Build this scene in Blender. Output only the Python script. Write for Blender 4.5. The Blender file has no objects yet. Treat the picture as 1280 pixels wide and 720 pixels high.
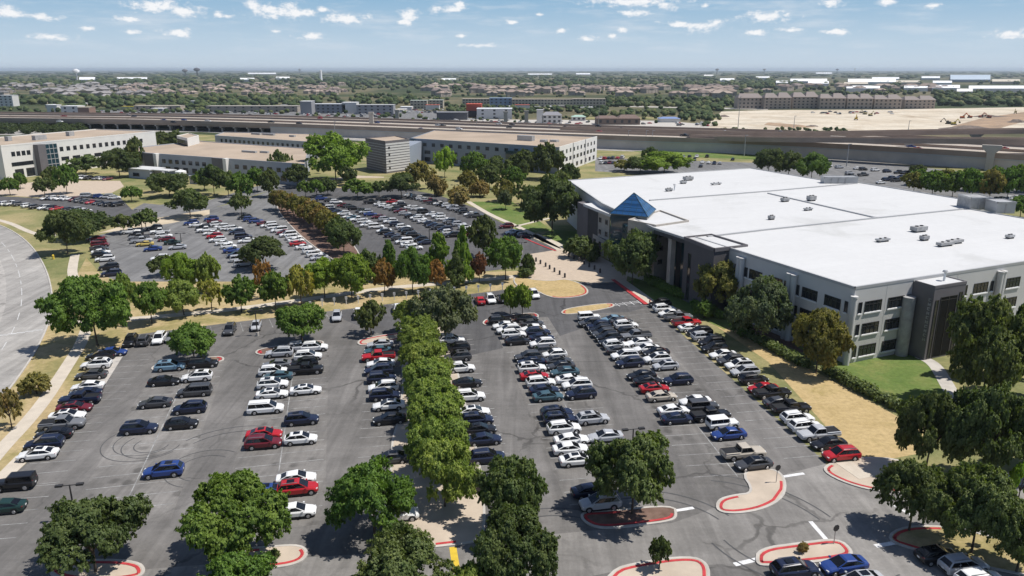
import bpy, math, random
import numpy as np
random.seed(7); RNG=np.random.default_rng(7)
sc=bpy.context.scene
COL=sc.collection
R=math.radians
# ------------------------------------------------------------------ camera geometry
H=48.0; F=950.0; PITCH=R(16.03)
def P(x,y,z=0.0):
    """photo pixel -> point at height z in the place (camera stands 48 m above the lot)"""
    dx=(x-640)/F; dy=-(y-360)/F
    d=(dx, math.cos(PITCH)+dy*math.sin(PITCH), -math.sin(PITCH)+dy*math.cos(PITCH))
    t=(z-H)/d[2]
    return (d[0]*t,d[1]*t,z)
def Q(X,Y,Z):
    Z-=H
    f=Y*math.cos(PITCH)-Z*math.sin(PITCH); u=Y*math.sin(PITCH)+Z*math.cos(PITCH)
    return (640+F*X/f, 360-F*u/f, f)
def height_at(X,Y,ypx):
    lo,hi=0.0,60.0
    for _ in range(40):
        m=(lo+hi)/2
        if Q(X,Y,m)[1]>ypx: lo=m
        else: hi=m
    return lo
cam=bpy.data.cameras.new('camera'); co=bpy.data.objects.new('camera',cam); COL.objects.link(co)
co.location=(0,0,H); co.rotation_euler=(R(90)-PITCH,0,0)
cam.sensor_width=36; cam.lens=36*F/1280; cam.clip_end=100000; cam.clip_start=0.5
sc.camera=co
# ------------------------------------------------------------------ helpers
class MB:
    def __init__(s): s.v=[]; s.f=[]; s.m=[]
    def poly(s,pts,mi=0):
        b=len(s.v); s.v+= [tuple(p) for p in pts]; s.f.append(tuple(range(b,b+len(pts)))); s.m.append(mi)
    def quad(s,a,b,c,d,mi=0): s.poly((a,b,c,d),mi)
    def prism(s,pts,z0,z1,mi=0,top=True,bottom=False,mtop=None):
        n=len(pts); b=len(s.v)
        area=sum(pts[i][0]*pts[(i+1)%n][1]-pts[(i+1)%n][0]*pts[i][1] for i in range(n))
        if area<0: pts=pts[::-1]
        s.v+=[(p[0],p[1],z0) for p in pts]+[(p[0],p[1],z1) for p in pts]
        for i in range(n):
            j=(i+1)%n; s.f.append((b+i,b+j,b+n+j,b+n+i)); s.m.append(mi)
        if top: s.f.append(tuple(range(b+n,b+2*n))); s.m.append(mi if mtop is None else mtop)
        if bottom: s.f.append(tuple(range(b+n-1,b-1,-1))); s.m.append(mi)
    def box(s,c,sx,sy,sz,rot=0,mi=0):
        """box standing on c"""
        ca,sa=math.cos(rot),math.sin(rot)
        pts=[(c[0]+ca*x-sa*y,c[1]+sa*x+ca*y) for x,y in((-sx/2,-sy/2),(sx/2,-sy/2),(sx/2,sy/2),(-sx/2,sy/2))]
        s.prism(pts,c[2],c[2]+sz,mi,True,True)
    def tube(s,a,b,r0,r1,n=8,mi=0,caps=True):
        a=np.array(a,float); b=np.array(b,float); d=b-a; d/=np.linalg.norm(d)+1e-9
        k=np.array((0,0,1.)) if abs(d[2])<.9 else np.array((1.,0,0))
        e=np.cross(d,k); e/=np.linalg.norm(e); g=np.cross(d,e); o=len(s.v)
        for (c,r) in((a,r0),(b,r1)):
            for i in range(n):
                t=2*math.pi*i/n; s.v.append(tuple(c+r*(math.cos(t)*e+math.sin(t)*g)))
        for i in range(n):
            j=(i+1)%n; s.f.append((o+i,o+j,o+n+j,o+n+i)[::-1]); s.m.append(mi)
        if caps:
            s.f.append(tuple(o+i for i in range(n))); s.m.append(mi)
            s.f.append(tuple(o+n+i for i in range(n))[::-1]); s.m.append(mi)
    def mesh(s,name,mats):
        me=bpy.data.meshes.new(name); me.from_pydata(s.v,[],s.f)
        for m in mats: me.materials.append(m)
        if len(mats)>1: me.polygons.foreach_set('material_index',s.m)
        me.update(); return me
    def build(s,name,mats,parent=None,smooth=False):
        if not isinstance(mats,(list,tuple)): mats=[mats]
        me=s.mesh(name,mats)
        if smooth: me.polygons.foreach_set('use_smooth',[True]*len(me.polygons))
        return link(name,me,parent)
def link(name,me,parent=None):
    o=bpy.data.objects.new(name,me); COL.objects.link(o)
    if parent: o.parent=parent
    return o
def tag(o,label,cat,group=None):
    o['label']=label; o['category']=cat
    if group: o['group']=group
    return o
def thing(name,label,cat,loc=(0,0,0),rz=0,group=None,scale=None):
    o=bpy.data.objects.new(name,None); o.empty_display_size=.2; COL.objects.link(o)
    o.location=loc; o.rotation_euler=(0,0,rz)
    if scale: o.scale=scale
    return tag(o,label,cat,group)
def struct(o): o['kind']='structure'; return o
def px(pts,z=0.0): return [P(x,y,z) for x,y in pts]
def smooth_closed(pts,n=4):
    """Chaikin rounding of a closed outline"""
    for _ in range(n):
        q=[]
        for i in range(len(pts)):
            a=pts[i]; b=pts[(i+1)%len(pts)]
            q.append(tuple(.75*a[k]+.25*b[k] for k in range(len(a)))); q.append(tuple(.25*a[k]+.75*b[k] for k in range(len(a))))
        pts=q
    return pts
def smooth_open(pts,n=3):
    for _ in range(n):
        q=[pts[0]]
        for a,b in zip(pts[:-1],pts[1:]):
            q.append(tuple(.75*a[k]+.25*b[k] for k in range(len(a)))); q.append(tuple(.25*a[k]+.75*b[k] for k in range(len(a))))
        q.append(pts[-1]); pts=q
    return pts
def offset_line(pts,d):
    out=[]
    for i,p in enumerate(pts):
        a=pts[max(i-1,0)]; b=pts[min(i+1,len(pts)-1)]
        tx,ty=b[0]-a[0],b[1]-a[1]; l=math.hypot(tx,ty)+1e-9
        out.append((p[0]-ty/l*d,p[1]+tx/l*d)+tuple(p[2:]))
    return out
def ribbon(mb,pts,w,z,mi=0,closed=False):
    if closed: pts=pts+[pts[0]]
    A=offset_line(pts,w/2); B=offset_line(pts,-w/2)
    for i in range(len(pts)-1):
        mb.quad((*B[i][:2],z),(*B[i+1][:2],z),(*A[i+1][:2],z),(*A[i][:2],z),mi)
def wall_strip(mb,pts,w,z0,z1,mi=0,closed=False):
    """a solid low wall or kerb along a line"""
    if closed: pts=list(pts)+[pts[0]]
    A=offset_line(pts,w/2); B=offset_line(pts,-w/2)
    for i in range(len(pts)-1):
        b0,b1,a0,a1=B[i][:2],B[i+1][:2],A[i][:2],A[i+1][:2]
        mb.quad((*b0,z1),(*b1,z1),(*a1,z1),(*a0,z1),mi)
        mb.quad((*b0,z0),(*b1,z0),(*b1,z1),(*b0,z1),mi); mb.quad((*a1,z0),(*a0,z0),(*a0,z1),(*a1,z1),mi)
# ------------------------------------------------------------------ materials
class NT:
    def __init__(s,name):
        s.m=bpy.data.materials.new(name); s.m.use_nodes=True; s.t=s.m.node_tree; s.n=s.t.nodes; s.n.clear()
        s.out=s.n.new('ShaderNodeOutputMaterial')
    def new(s,t,**k):
        n=s.n.new(t)
        for a,b in k.items(): setattr(n,a,b)
        return n
    def L(s,a,b): s.t.links.new(a,b)
    def pos(s,scale=(1,1,1),rot=0):
        g=s.new('ShaderNodeNewGeometry'); mp=s.new('ShaderNodeMapping'); mp.inputs['Scale'].default_value=scale; mp.inputs['Rotation'].default_value=(0,0,rot)
        s.L(g.outputs['Position'],mp.inputs['Vector']); return mp.outputs['Vector']
    def noise(s,vec,scale,detail=4,rough=.55,dist=0):
        n=s.new('ShaderNodeTexNoise'); n.inputs['Scale'].default_value=scale; n.inputs['Detail'].default_value=detail; n.inputs['Roughness'].default_value=rough; n.inputs['Distortion'].default_value=dist
        if vec is not None: s.L(vec,n.inputs['Vector'])
        return n.outputs['Fac']
    def ramp(s,fac,stops):
        r=s.new('ShaderNodeValToRGB'); e=r.color_ramp.elements
        while len(e)<len(stops): e.new(.5)
        for i,(p,c) in enumerate(stops): e[i].position=p; e[i].color=(*c,1) if len(c)==3 else c
        s.L(fac,r.inputs['Fac']); return r.outputs['Color']
    def mix(s,fac,a,b,mode='MIX'):
        m=s.new('ShaderNodeMix',data_type='RGBA',blend_type=mode)
        for i,v in((0,fac),(6,a),(7,b)):
            if hasattr(v,'links'): s.L(v,m.inputs[i])
            elif i==0: m.inputs[0].default_value=v
            else: m.inputs[i].default_value=(*v,1)
        return m.outputs[2]
    def bsdf(s,col,rough=.8,spec=.3,metal=0,coat=0):
        b=s.new('ShaderNodeBsdfPrincipled')
        if hasattr(col,'links'): s.L(col,b.inputs['Base Color'])
        else: b.inputs['Base Color'].default_value=(*col,1)
        b.inputs['Roughness'].default_value=rough; b.inputs['Specular IOR Level'].default_value=spec; b.inputs['Metallic'].default_value=metal; b.inputs['Coat Weight'].default_value=coat
        s.L(b.outputs[0],s.out.inputs['Surface']); return b
def plain(name,col,rough=.75,spec=.3,var=.12,scale=.6,metal=0,coat=0):
    t=NT(name); f=t.noise(t.pos(),scale,5); lo=tuple(c*(1-var) for c in col); hi=tuple(min(1,c*(1+var)) for c in col)
    t.bsdf(t.ramp(f,[(.3,lo),(.7,hi)]),rough,spec,metal,coat); return t.m
def asphalt(name,base,rot=R(11),crack=True,patch=.5):
    t=NT(name)
    p=t.pos(); big=t.noise(p,.035,5,.6,.5); med=t.noise(p,.25,6,.65); fine=t.noise(p,2.2,4,.7)
    st=t.noise(t.pos((.55,.035,1),rot),1.0,5,.65,.8); st2=t.noise(t.pos((.05,.9,1),rot),1.0,4,.6)
    c=t.ramp(big,[(.3,tuple(b*(1-.28*patch) for b in base)),(.5,base),(.72,tuple(b*(1+.5*patch) for b in base))])
    c=t.mix(.55,c,t.ramp(st,[(.3,(.62,)*3),(.5,(1,)*3),(.72,(1.42,)*3)]),'MULTIPLY')
    c=t.mix(.35,c,t.ramp(st2,[(.3,(.8,)*3),(.7,(1.2,)*3)]),'MULTIPLY')
    c=t.mix(.8,c,t.ramp(med,[(.25,(.8,)*3),(.75,(1.2,)*3)]),'MULTIPLY')
    c=t.mix(.8,c,t.ramp(fine,[(.25,(.85,)*3),(.75,(1.15,)*3)]),'MULTIPLY')
    if 'worn' in name:
        vs=t.new('ShaderNodeTexVoronoi'); vs.inputs['Scale'].default_value=.34; t.L(p,vs.inputs['Vector']); ad_=t.new('ShaderNodeMath',operation='MULTIPLY_ADD'); t.L(med,ad_.inputs[0]); ad_.inputs[1].default_value=.5; t.L(vs.outputs['Distance'],ad_.inputs[2])
        c=t.mix(1,c,t.ramp(ad_.outputs[0],[(.38,(.66,)*3),(.52,(1,)*3)]),'MULTIPLY')
    if crack:
        dn=t.new('ShaderNodeTexNoise'); dn.inputs['Scale'].default_value=.25; dn.inputs['Detail'].default_value=4
        t.L(p,dn.inputs['Vector'])
        ad=t.new('ShaderNodeVectorMath',operation='MULTIPLY_ADD'); t.L(dn.outputs['Color'],ad.inputs[0]); ad.inputs[1].default_value=(5,5,0); t.L(p,ad.inputs[2])
        v=t.new('ShaderNodeTexVoronoi',feature='DISTANCE_TO_EDGE'); v.inputs['Scale'].default_value=.07; t.L(ad.outputs[0],v.inputs['Vector'])
        k=t.ramp(v.outputs['Distance'],[(.0,(.55,)*3),(.009,(.62,)*3),(.016,(1,)*3)])
        kk=t.mix(t.ramp(t.noise(p,.05,2),[(.45,(0,)*3),(.6,(1,)*3)]),(1,1,1),k)
        c=t.mix(1,c,kk,'MULTIPLY')
    t.bsdf(c,.85,.25); return t.m
def grassy(name,stops,scale=.08,fine=1.3):
    t=NT(name); p=t.pos(); a=t.noise(p,scale,6,.65,.4); b=t.noise(p,fine,5,.7)
    c=t.ramp(a,stops); c=t.mix(.9,c,t.ramp(b,[(.25,(.7,.7,.66)),(.75,(1.25,1.25,1.25))]),'MULTIPLY')
    t.bsdf(c,.95,.1); return t.m
M={}
M['asphalt']=asphalt('asphalt_faded',(.140,.133,.126),R(11),True,.85)
M['asphalt_worn']=asphalt('asphalt_worn',(.154,.146,.137),R(11),True,1.2)
M['asphalt_new']=asphalt('asphalt_dark',(.093,.091,.092),R(30),True,.35)
M['asphalt_back']=asphalt('asphalt_pale',(.172,.17,.168),R(40),True,.5)
M['road']=asphalt('road_surface',(.315,.30,.28),R(35),False,.5)
M['road_in']=asphalt('road_worn_lane',(.37,.35,.325),R(35),False,.4)
M['drive']=asphalt('drive_surface',(.205,.195,.183),R(101),True,.7)
M['concrete']=plain('concrete_tan',(.47,.395,.315),.9,.2,.13,.35)
M['concrete_pale']=plain('concrete_pale',(.46,.43,.39),.9,.2,.15,.5)
M['plaza']=plain('plaza_pavers',(.47,.385,.30),.9,.2,.08,.8)
M['walk']=plain('sidewalk_concrete',(.52,.46,.38),.9,.2,.1,.5)
M['red']=plain('red_kerb_paint',(.44,.045,.05),.7,.3,.25,1.2)
M['white_paint']=plain('white_road_paint',(.66,.66,.66),.8,.2,.2,1.5)
M['yellow_paint']=plain('yellow_road_paint',(.62,.44,.05),.8,.2,.15,1.5)
def faded():
    t=NT('faded_stall_paint'); p=t.pos(); a=t.noise(p,.6,5,.7)
    t.bsdf(t.ramp(a,[(.36,(.15,.15,.15)),(.64,(.40,.40,.39))]),.85,.2); return t.m
M['stall']=faded()
M['skid']=plain('tyre_rubber_marks',(.088,.088,.09),.8,.2,.2,.8)
M['dry']=grassy('dry_grass',[(.3,(.34,.26,.14)),(.45,(.43,.335,.19)),(.56,(.30,.25,.115)),(.7,(.18,.18,.075))])
M['dry2']=grassy('dry_grass_bright',[(.28,(.30,.25,.12)),(.4,(.41,.305,.15)),(.55,(.46,.345,.18)),(.68,(.35,.27,.12)),(.8,(.22,.21,.085))],.15)
M['mixed']=grassy('patchy_grass',[(.34,(.36,.295,.16)),(.5,(.24,.225,.105)),(.66,(.13,.155,.06))],.05)
M['lawn']=grassy('green_lawn',[(.3,(.085,.14,.035)),(.5,(.125,.175,.05)),(.66,(.20,.21,.075)),(.75,(.28,.25,.11))],.09)
M['mulch']=grassy('dark_mulch',[(.3,(.12,.075,.06)),(.6,(.19,.125,.10)),(.75,(.27,.2,.15))],.3)
M['sand']=grassy('bare_soil',[(.3,(.34,.27,.19)),(.45,(.47,.385,.275)),(.6,(.55,.47,.36)),(.74,(.40,.28,.19))],.03,.2)
def siteground():
    t=NT('graded_soil'); p=t.pos(); a=t.noise(p,.02,6,.65,.8); b=t.noise(t.pos((.012,.05,1),R(10)),1.0,5,.65,1.2); d=t.noise(p,.25,5,.7)
    c=t.ramp(a,[(.3,(.40,.325,.24)),(.46,(.52,.45,.35)),(.6,(.60,.54,.44)),(.74,(.44,.34,.24))]); c=t.mix(.8,c,t.ramp(b,[(.34,(.62,.6,.58)),(.46,(1,1,1)),(.7,(1.12,1.12,1.12))]),'MULTIPLY'); c=t.mix(.7,c,t.ramp(d,[(.3,(.8,.8,.8)),(.7,(1.15,1.15,1.15))]),'MULTIPLY')
    t.bsdf(c,.95,.1); return t.m
M['sand2']=siteground()
M['spoil']=plain('spoil_earth',(.17,.14,.12),.95,.1,.3,.3)
M['dirt']=grassy('dug_earth',[(.3,(.22,.17,.13)),(.6,(.40,.28,.19)),(.75,(.5,.4,.3))],.06,.4)
def far_ground():
    t=NT('far_land'); p=t.pos(); a=t.noise(p,.0016,6,.62,.6); b=t.noise(p,.012,6,.7)
    c=t.ramp(a,[(.32,(.03,.045,.022)),(.46,(.06,.075,.035)),(.54,(.16,.14,.085)),(.6,(.075,.085,.04)),(.72,(.2,.18,.14))])
    c=t.mix(.85,c,t.ramp(b,[(.3,(.55,.58,.55)),(.7,(1.35,1.3,1.3))]),'MULTIPLY')
    t.bsdf(c,.95,.1); return t.m
M['far']=far_ground()
def membrane():
    t=NT('white_roof_membrane'); p=t.pos(); a=t.noise(p,.05,6,.6,1.0); b=t.noise(p,.6,4,.6)
    c=t.ramp(a,[(.3,(.50,.50,.49)),(.42,(.565,.565,.56)),(.7,(.585,.585,.58))]); c=t.mix(.6,c,t.ramp(b,[(.25,(.94,)*3),(.6,(1.02,)*3)]),'MULTIPLY')
    br=t.new('ShaderNodeTexBrick'); br.inputs['Scale'].default_value=1; br.inputs['Brick Width'].default_value=30; br.inputs['Row Height'].default_value=3; br.inputs['Mortar Size'].default_value=.05; br.inputs['Mortar Smooth'].default_value=1; br.inputs['Color1'].default_value=(1,1,1,1); br.inputs['Color2'].default_value=(.975,.975,.975,1); br.inputs['Mortar'].default_value=(.86,.86,.86,1)
    t.L(t.pos((1,1,1),R(-24)),br.inputs['Vector']); c=t.mix(1,c,br.outputs['Color'],'MULTIPLY'); t.bsdf(c,.75,.15); return t.m
M['roof_white']=membrane()
M['roof_tan']=plain('tan_gravel_roof',(.385,.31,.24),.95,.1,.14,.06)
M['facade']=plain('pale_grey_stucco',(.56,.55,.535),.9,.2,.03,.3)
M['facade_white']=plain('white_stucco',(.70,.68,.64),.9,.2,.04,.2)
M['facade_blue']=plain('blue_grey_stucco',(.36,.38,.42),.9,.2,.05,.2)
M['facade_shaded']=plain('shade_toned_stucco',(.25,.28,.33),.9,.2,.05,.2)  # stucco darkened so the wall's shade is in its colour
M['dark_block']=plain('slate_cladding',(.10,.094,.098),.8,.3,.08,.4)
M['dark_wall']=plain('dark_grey_cladding',(.15,.14,.145),.8,.3,.08,.4)
M['darkest']=plain('charcoal_and_shade_tone',(.06,.058,.062),.7,.3,.15,.4)
M['beige']=plain('beige_stone',(.42,.385,.34),.9,.2,.1,.7)
M['trim']=plain('metal_coping',(.40,.40,.40),.5,.5,.05,.5)
M['trim_w']=plain('white_sill',(.75,.75,.74),.7,.3,.03,.5)
M['galv']=plain('galvanised_metal',(.42,.42,.42),.5,.5,.15,.8,.5)
M['unit']=plain('grey_roof_unit',(.33,.33,.33),.7,.4,.2,1)
M['dark_metal']=plain('dark_bronze_metal',(.035,.033,.032),.5,.4,.1,1)
def glass(name,col,rough=.06,spec=.6):
    t=NT(name); t.bsdf(col,rough,spec); return t.m
M['glass']=glass('dark_window_glass',(.02,.024,.03))
M['glass_teal']=glass('teal_curtain_glass',(.02,.05,.065),.05,.8)
M['glass_dark']=glass('dark_tower_glass',(.010,.011,.014),.25,.06)
def pyramid():
    t=NT('blue_pyramid_glass'); p=t.pos()
    s=t.new('ShaderNodeSeparateXYZ'); t.L(p,s.inputs[0])
    w=t.new('ShaderNodeMath',operation='FRACT'); mu=t.new('ShaderNodeMath',operation='MULTIPLY'); mu.inputs[1].default_value=.8; t.L(s.outputs[2],mu.inputs[0]); t.L(mu.outputs[0],w.inputs[0])
    c=t.ramp(w.outputs[0],[(.0,(.008,.03,.08)),(.08,(.014,.06,.16)),(.55,(.022,.085,.215)),(.95,(.014,.06,.16)),(1,(.008,.03,.08))])
    t.bsdf(c,.07,.75); return t.m
M['pyramid']=pyramid()
def objcol(name,rough,spec,coat,var=.0,isl=False):
    t=NT(name); oi=t.new('ShaderNodeObjectInfo'); c=oi.outputs['Color']
    b=t.bsdf(c,rough,spec,0,coat); return t.m
M['paint']=objcol('car_paint',.35,.4,.35)
M['carglass']=glass('car_glass',(.008,.009,.011),.04,.5)
M['tyre']=plain('tyre_rubber',(.02,.02,.02),.8,.3,.1,3)
M['rim']=plain('alloy_rim',(.42,.42,.43),.35,.6,.1,3,.6)
M['lamp']=glass('headlamp_glass',(.65,.66,.66),.15,.6)
M['tail']=glass('red_tail_lens',(.35,.01,.012),.2,.5)
M['plastic']=plain('black_trim',(.018,.018,.019),.6,.3,.1,2)
def leafmat():
    t=NT('leaves'); oi=t.new('ShaderNodeObjectInfo'); g=t.new('ShaderNodeNewGeometry')
    r=t.ramp(g.outputs['Random Per Island'],[(0,(.72,.76,.72)),(.45,(.97,.98,.95)),(.8,(1.15,1.13,1.06)),(1,(1.38,1.3,1.15))])
    c=t.mix(1,oi.outputs['Color'],r,'MULTIPLY')
    tc=t.new('ShaderNodeTexCoord'); n=t.noise(tc.outputs['Object'],2.2,3,.6)
    c=t.mix(.9,c,t.ramp(n,[(.3,(.66,.74,.72)),(.7,(1.35,1.22,1.05))]),'MULTIPLY')
    b=t.bsdf(c,.55,.25)
    tr=t.new('ShaderNodeBsdfTranslucent'); t.L(t.mix(1,c,(1.1,1.25,.5),'MULTIPLY'),tr.inputs['Color'])
    mx=t.new('ShaderNodeMixShader'); mx.inputs[0].default_value=.36; t.L(b.outputs[0],mx.inputs[1]); t.L(tr.outputs[0],mx.inputs[2]); t.L(mx.outputs[0],t.out.inputs['Surface']); return t.m
M['leaf']=leafmat()
def woodmat():
    t=NT('distant_foliage'); g=t.new('ShaderNodeNewGeometry')
    r=t.ramp(g.outputs['Random Per Island'],[(0,(.03,.047,.02)),(.5,(.055,.08,.033)),(.8,(.085,.105,.042)),(1,(.13,.135,.06))])
    r=t.mix(.8,r,t.ramp(t.noise(t.pos(),.4,3,.7),[(.3,(.55,.55,.55)),(.7,(1.4,1.4,1.4))]),'MULTIPLY')
    t.bsdf(r,.8,.1); return t.m
M['wood']=woodmat()
M['bark']=plain('bark',(.095,.075,.058),.95,.1,.25,3)
M['deck']=plain('highway_concrete',(.43,.375,.315),.9,.2,.06,.08)
M['girder']=plain('weathered_girder',(.33,.26,.215),.9,.2,.12,.1)
M['retain']=plain('retaining_wall_concrete',(.50,.46,.42),.95,.2,.12,.12)
M['deck_far']=plain('older_highway_concrete',(.32,.27,.225),.9,.2,.1,.08)
M['pier']=plain('pier_concrete',(.40,.37,.33),.9,.2,.1,.2)
M['house_roof']=objcol('shingle_roof',.9,.1,0)
M['house_wall']=plain('house_wall',(.36,.31,.26),.9,.1,.12,.1)
M['house_dark']=plain('house_opening',(.05,.05,.055),.5,.3,.1,.2)
M['objpaint']=objcol('painted_surface',.75,.3,0)
# ------------------------------------------------------------------ ground, lots, paths
ZL=0.0
def sheet(name,pts,mat,z,par=None):
    mb=MB(); q=px(pts); mb.poly([(a,b,z) for a,b,_ in q]); 
    me=mb.mesh(name,[mat])
    if me.polygons[0].normal.z<0: me.flip_normals()
    return struct(link(name,me,par))
# terrain: one sheet to the horizon, low swells far off
mb=MB(); rad=[0,120,260,420,650,900,1300,1900,2800,4200,6500,10000,16000,26000,40000]; n=72
mb.v.append((0,0,-.03))
for i,r in enumerate(rad[1:]):
    for k in range(n):
        t=2*math.pi*k/n; h=-.03
        if r>3000: h+=(math.sin(3*t+i)*.5+math.sin(7*t+2*i))*r*.0005
        mb.v.append((r*math.cos(t),r*math.sin(t),h))
for k in range(n): mb.f.append((0,1+k,1+(k+1)%n))
for i in range(len(rad)-2):
    for k in range(n):
        a=1+i*n+k; b=1+i*n+(k+1)%n; mb.f.append((a,a+n,b+n,b))
mb.m=[0]*len(mb.f)
struct(mb.build('ground',M['far']))
sheet('campus_ground',[(-420,760),(1900,760),(1500,212),(1280,206),(960,190),(740,181),(450,178),(250,168),(-120,200)],M['mixed'],0.0)
# dry grass strips
sheet('dry_verge',[(-150,640),(-60,440),(50,395),(90,355),(108,322),(128,345),(150,350),(300,352),(660,338),(668,360),(560,388),(480,392),(300,412),(165,428),(118,462),(60,530),(20,600),(-40,680)],M['dry'],.006)
sheet('lawn',[(-60,252),(0,257),(70,264),(74,287),(42,294),(20,287),(-60,268)],M['mixed'],.006)
sheet('lawn',[(590,252),(640,252),(655,262),(690,288),(655,292),(622,274),(600,262)],M['lawn'],.006)
sheet('lawn',[(690,287),(735,290),(742,312),(696,312),(672,297)],M['lawn'],.007)
sheet('lawn',[(480,222),(600,215),(650,238),(640,250),(580,252),(520,240)],M['mixed'],.006)
sheet('dry_strip',[(783,352),(812,378),(878,396),(960,452),(1062,566),(1105,575),(1160,565),(1150,520),(1130,512),(1060,478),(930,405),(850,372),(800,345)],M['dry2'],.006)
sheet('lawn',[(785,352),(815,377),(850,386),(880,400),(905,412),(925,406),(860,374),(800,345)],M['lawn'],.010)
sheet('lawn',[(990,430),(1058,450),(1155,440),(1167,452),(1186,500),(1145,507),(1118,500),(1080,480)],M['lawn'],.010)
sheet('lawn',[(940,423),(985,450),(1030,470),(1080,497),(1130,525),(1150,520),(1130,508),(1060,476),(960,420)],M['mixed'],.011)
sheet('planting_bed',[(850,335),(905,322),(1000,385),(1060,452),(1000,440),(900,395),(845,365),(790,350)],M['mulch'],.009)
# asphalt: front lot, drives, back lots
front=[(151,436),(163,419),(300,402),(420,388),(560,371),(640,361),(655,352),(668,349),(740,353),(772,350),(790,362),(1032,578),(1036,590),(1060,604),(1102,615),(1170,618),(1290,601),(1500,590),(1560,760),(-260,760),(-40,640),(12,598),(42,571),(66,540),(86,510),(106,478),(130,480)]
sheet('parking_lot',front,M['asphalt'],.016)
sheet('entry_drive',[(655,352),(668,349),(740,353),(772,350),(812,382),(700,420),(560,450),(430,400),(420,389),(560,372),(640,362)],M['asphalt_new'],.021)
sheet('access_drive',[(880,640),(985,592),(1032,580),(1060,604),(1102,615),(1290,603),(1500,592),(1560,760),(1080,760),(1066,694),(1060,690),(950,688),(940,706),(760,716),(560,760),(160,760),(180,712),(330,700),(500,690),(690,668),(840,654)],M['drive'],.020)
# large tan concrete apron by the left row
sheet('concrete_apron',[(148,438),(160,435),(132,480),(98,485),(112,462)],M['concrete_pale'],.025)
sheet('concrete_apron',[(40,572),(10,600),(-14,622),(-20,610),(20,570),(30,568)],M['walk'],.024)
backA=[(112,297),(150,287),(215,279),(240,266),(300,252),(338,238),(352,240),(345,252),(400,300),(440,330),(440,346),(300,352),(150,352),(130,345)]
sheet('parking_lot',backA,M['asphalt_back'],.016)
backB=[(338,238),(398,230),(505,236),(545,243),(600,262),(622,276),(660,295),(700,313),(663,318),(668,332),(600,340),(440,346),(440,330),(405,296),(352,252)]
sheet('parking_lot',backB,M['asphalt_new'],.015)
sheet('service_lane',[(-80,243),(20,246),(60,249),(110,243),(150,247),(165,262),(215,277),(150,286),(128,272),(70,261),(0,255),(-80,254)],M['asphalt_new'],.015)
sheet('service_lane',[(165,262),(215,277),(260,262),(338,238),(398,230),(380,226),(320,233),(262,250),(200,256),(180,254)],M['asphalt_back'],.013)
sheet('entrance_plaza',[(-40,233),(40,228),(70,226),(150,226),(155,233),(140,241),(60,248),(20,245),(-40,241)],M['plaza'],.018)
sheet('forecourt',[(660,318),(698,312),(706,308),(732,308),(745,318),(785,340),(783,352),(740,354),(715,350),(690,353),(668,352),(652,344),(662,338)],M['plaza'],.027)
sheet('court',[(398,226),(440,219),(480,221),(478,229),(430,231)],M['plaza'],.012)
sheet('verge',[(120,292),(180,275),(262,262),(262,268),(215,279),(150,288)],M['sand'],.017)
sheet('rear_lot',[(744,197),(960,204),(1000,194),(1280,222),(1500,236),(1500,262),(1280,262),(1030,235),(940,214),(830,220),(744,214)],M['asphalt_back'],.016)
sheet('rear_lawn',[(790,189),(880,189),(975,196),(960,200),(830,195)],M['lawn'],.022)
sheet('frontage_road',[(-200,166),(250,160),(450,172),(742,183.5),(960,191.5),(1280,208),(1600,226),(1600,232),(1280,214.5),(960,196),(742,187.5),(450,176),(250,165),(-200,172)],M['road'],.02)
sheet('far_parking_lot',[(372,141),(500,141.5),(560,146),(650,152),(650,157),(540,153),(372,147)],M['asphalt_back'],.02)
sheet('far_parking_lot',[(560,149),(720,150),(830,151),(890,156),(885,160),(700,157.5),(600,155)],M['concrete_pale'],.024)
sheet('far_parking_lot',[(70,142),(370,140),(372,145),(60,146)],M['asphalt_back'],.02)
sheet('far_parking_lot',[(372,136.5),(500,137),(562,140.5),(560,146),(500,141.6),(372,141.1)],M['asphalt_back'],.026)
sheet('far_parking_lot',[(60,138),(250,137.5),(370,137),(370,139.9),(70,141.8)],M['asphalt_back'],.023)
sheet('far_lawn',[(720,146),(890,146),(900,149.5),(720,149)],M['mixed'],.022)
sheet('far_road',[(735,131.5),(900,134.5),(960,136),(960,137.2),(900,136),(735,132.6)],M['concrete_pale'],.02)
# curving road on the left
edge=smooth_open([P(x,y) for x,y in[(-90,262),(-30,272),(8,284),(36,303),(56,332),(66,368),(62,402),(44,440),(18,478),(-12,515),(-60,570),(-120,640)]],3)
mb=MB(); A=offset_line(edge,0); B=offset_line(edge,-24)
for i in range(len(A)-1): mb.quad((*B[i][:2],.018),(*B[i+1][:2],.018),(*A[i+1][:2],.018),(*A[i][:2],.018))
o=mb.build('road',M['road'])
if o.data.polygons[5].normal.z<0: o.data.flip_normals()
struct(o)
mb=MB(); A=offset_line(edge,-8.5); B=offset_line(edge,-14.5)
for i in range(len(A)-1): mb.quad((*B[i][:2],.023),(*B[i+1][:2],.023),(*A[i+1][:2],.023),(*A[i][:2],.023))
o=mb.build('worn_lane',M['road_in']); 
if o.data.polygons[5].normal.z<0: o.data.flip_normals()
struct(o)
mb=MB(); ln=offset_line(edge,-5.6)
acc=0
for i in range(len(ln)-1):
    l=math.dist(ln[i][:2],ln[i+1][:2])
    if int(acc/5)%2==0: ribbon(mb,[ln[i],ln[i+1]],.16,.027)
    acc+=l
for i in range(5):
    q=P(4+i*11,419-i*1.6); mb.box((q[0],q[1],.024),1.5,.5,.004,R(8))
struct(mb.build('lane_markings',plain('worn_lane_paint',(.5,.5,.49),.8,.2,.2,.8)))
mb=MB(); wall_strip(mb,offset_line(edge,.1),.3,0,.14); struct(mb.build('kerb',M['concrete_pale']))
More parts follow.
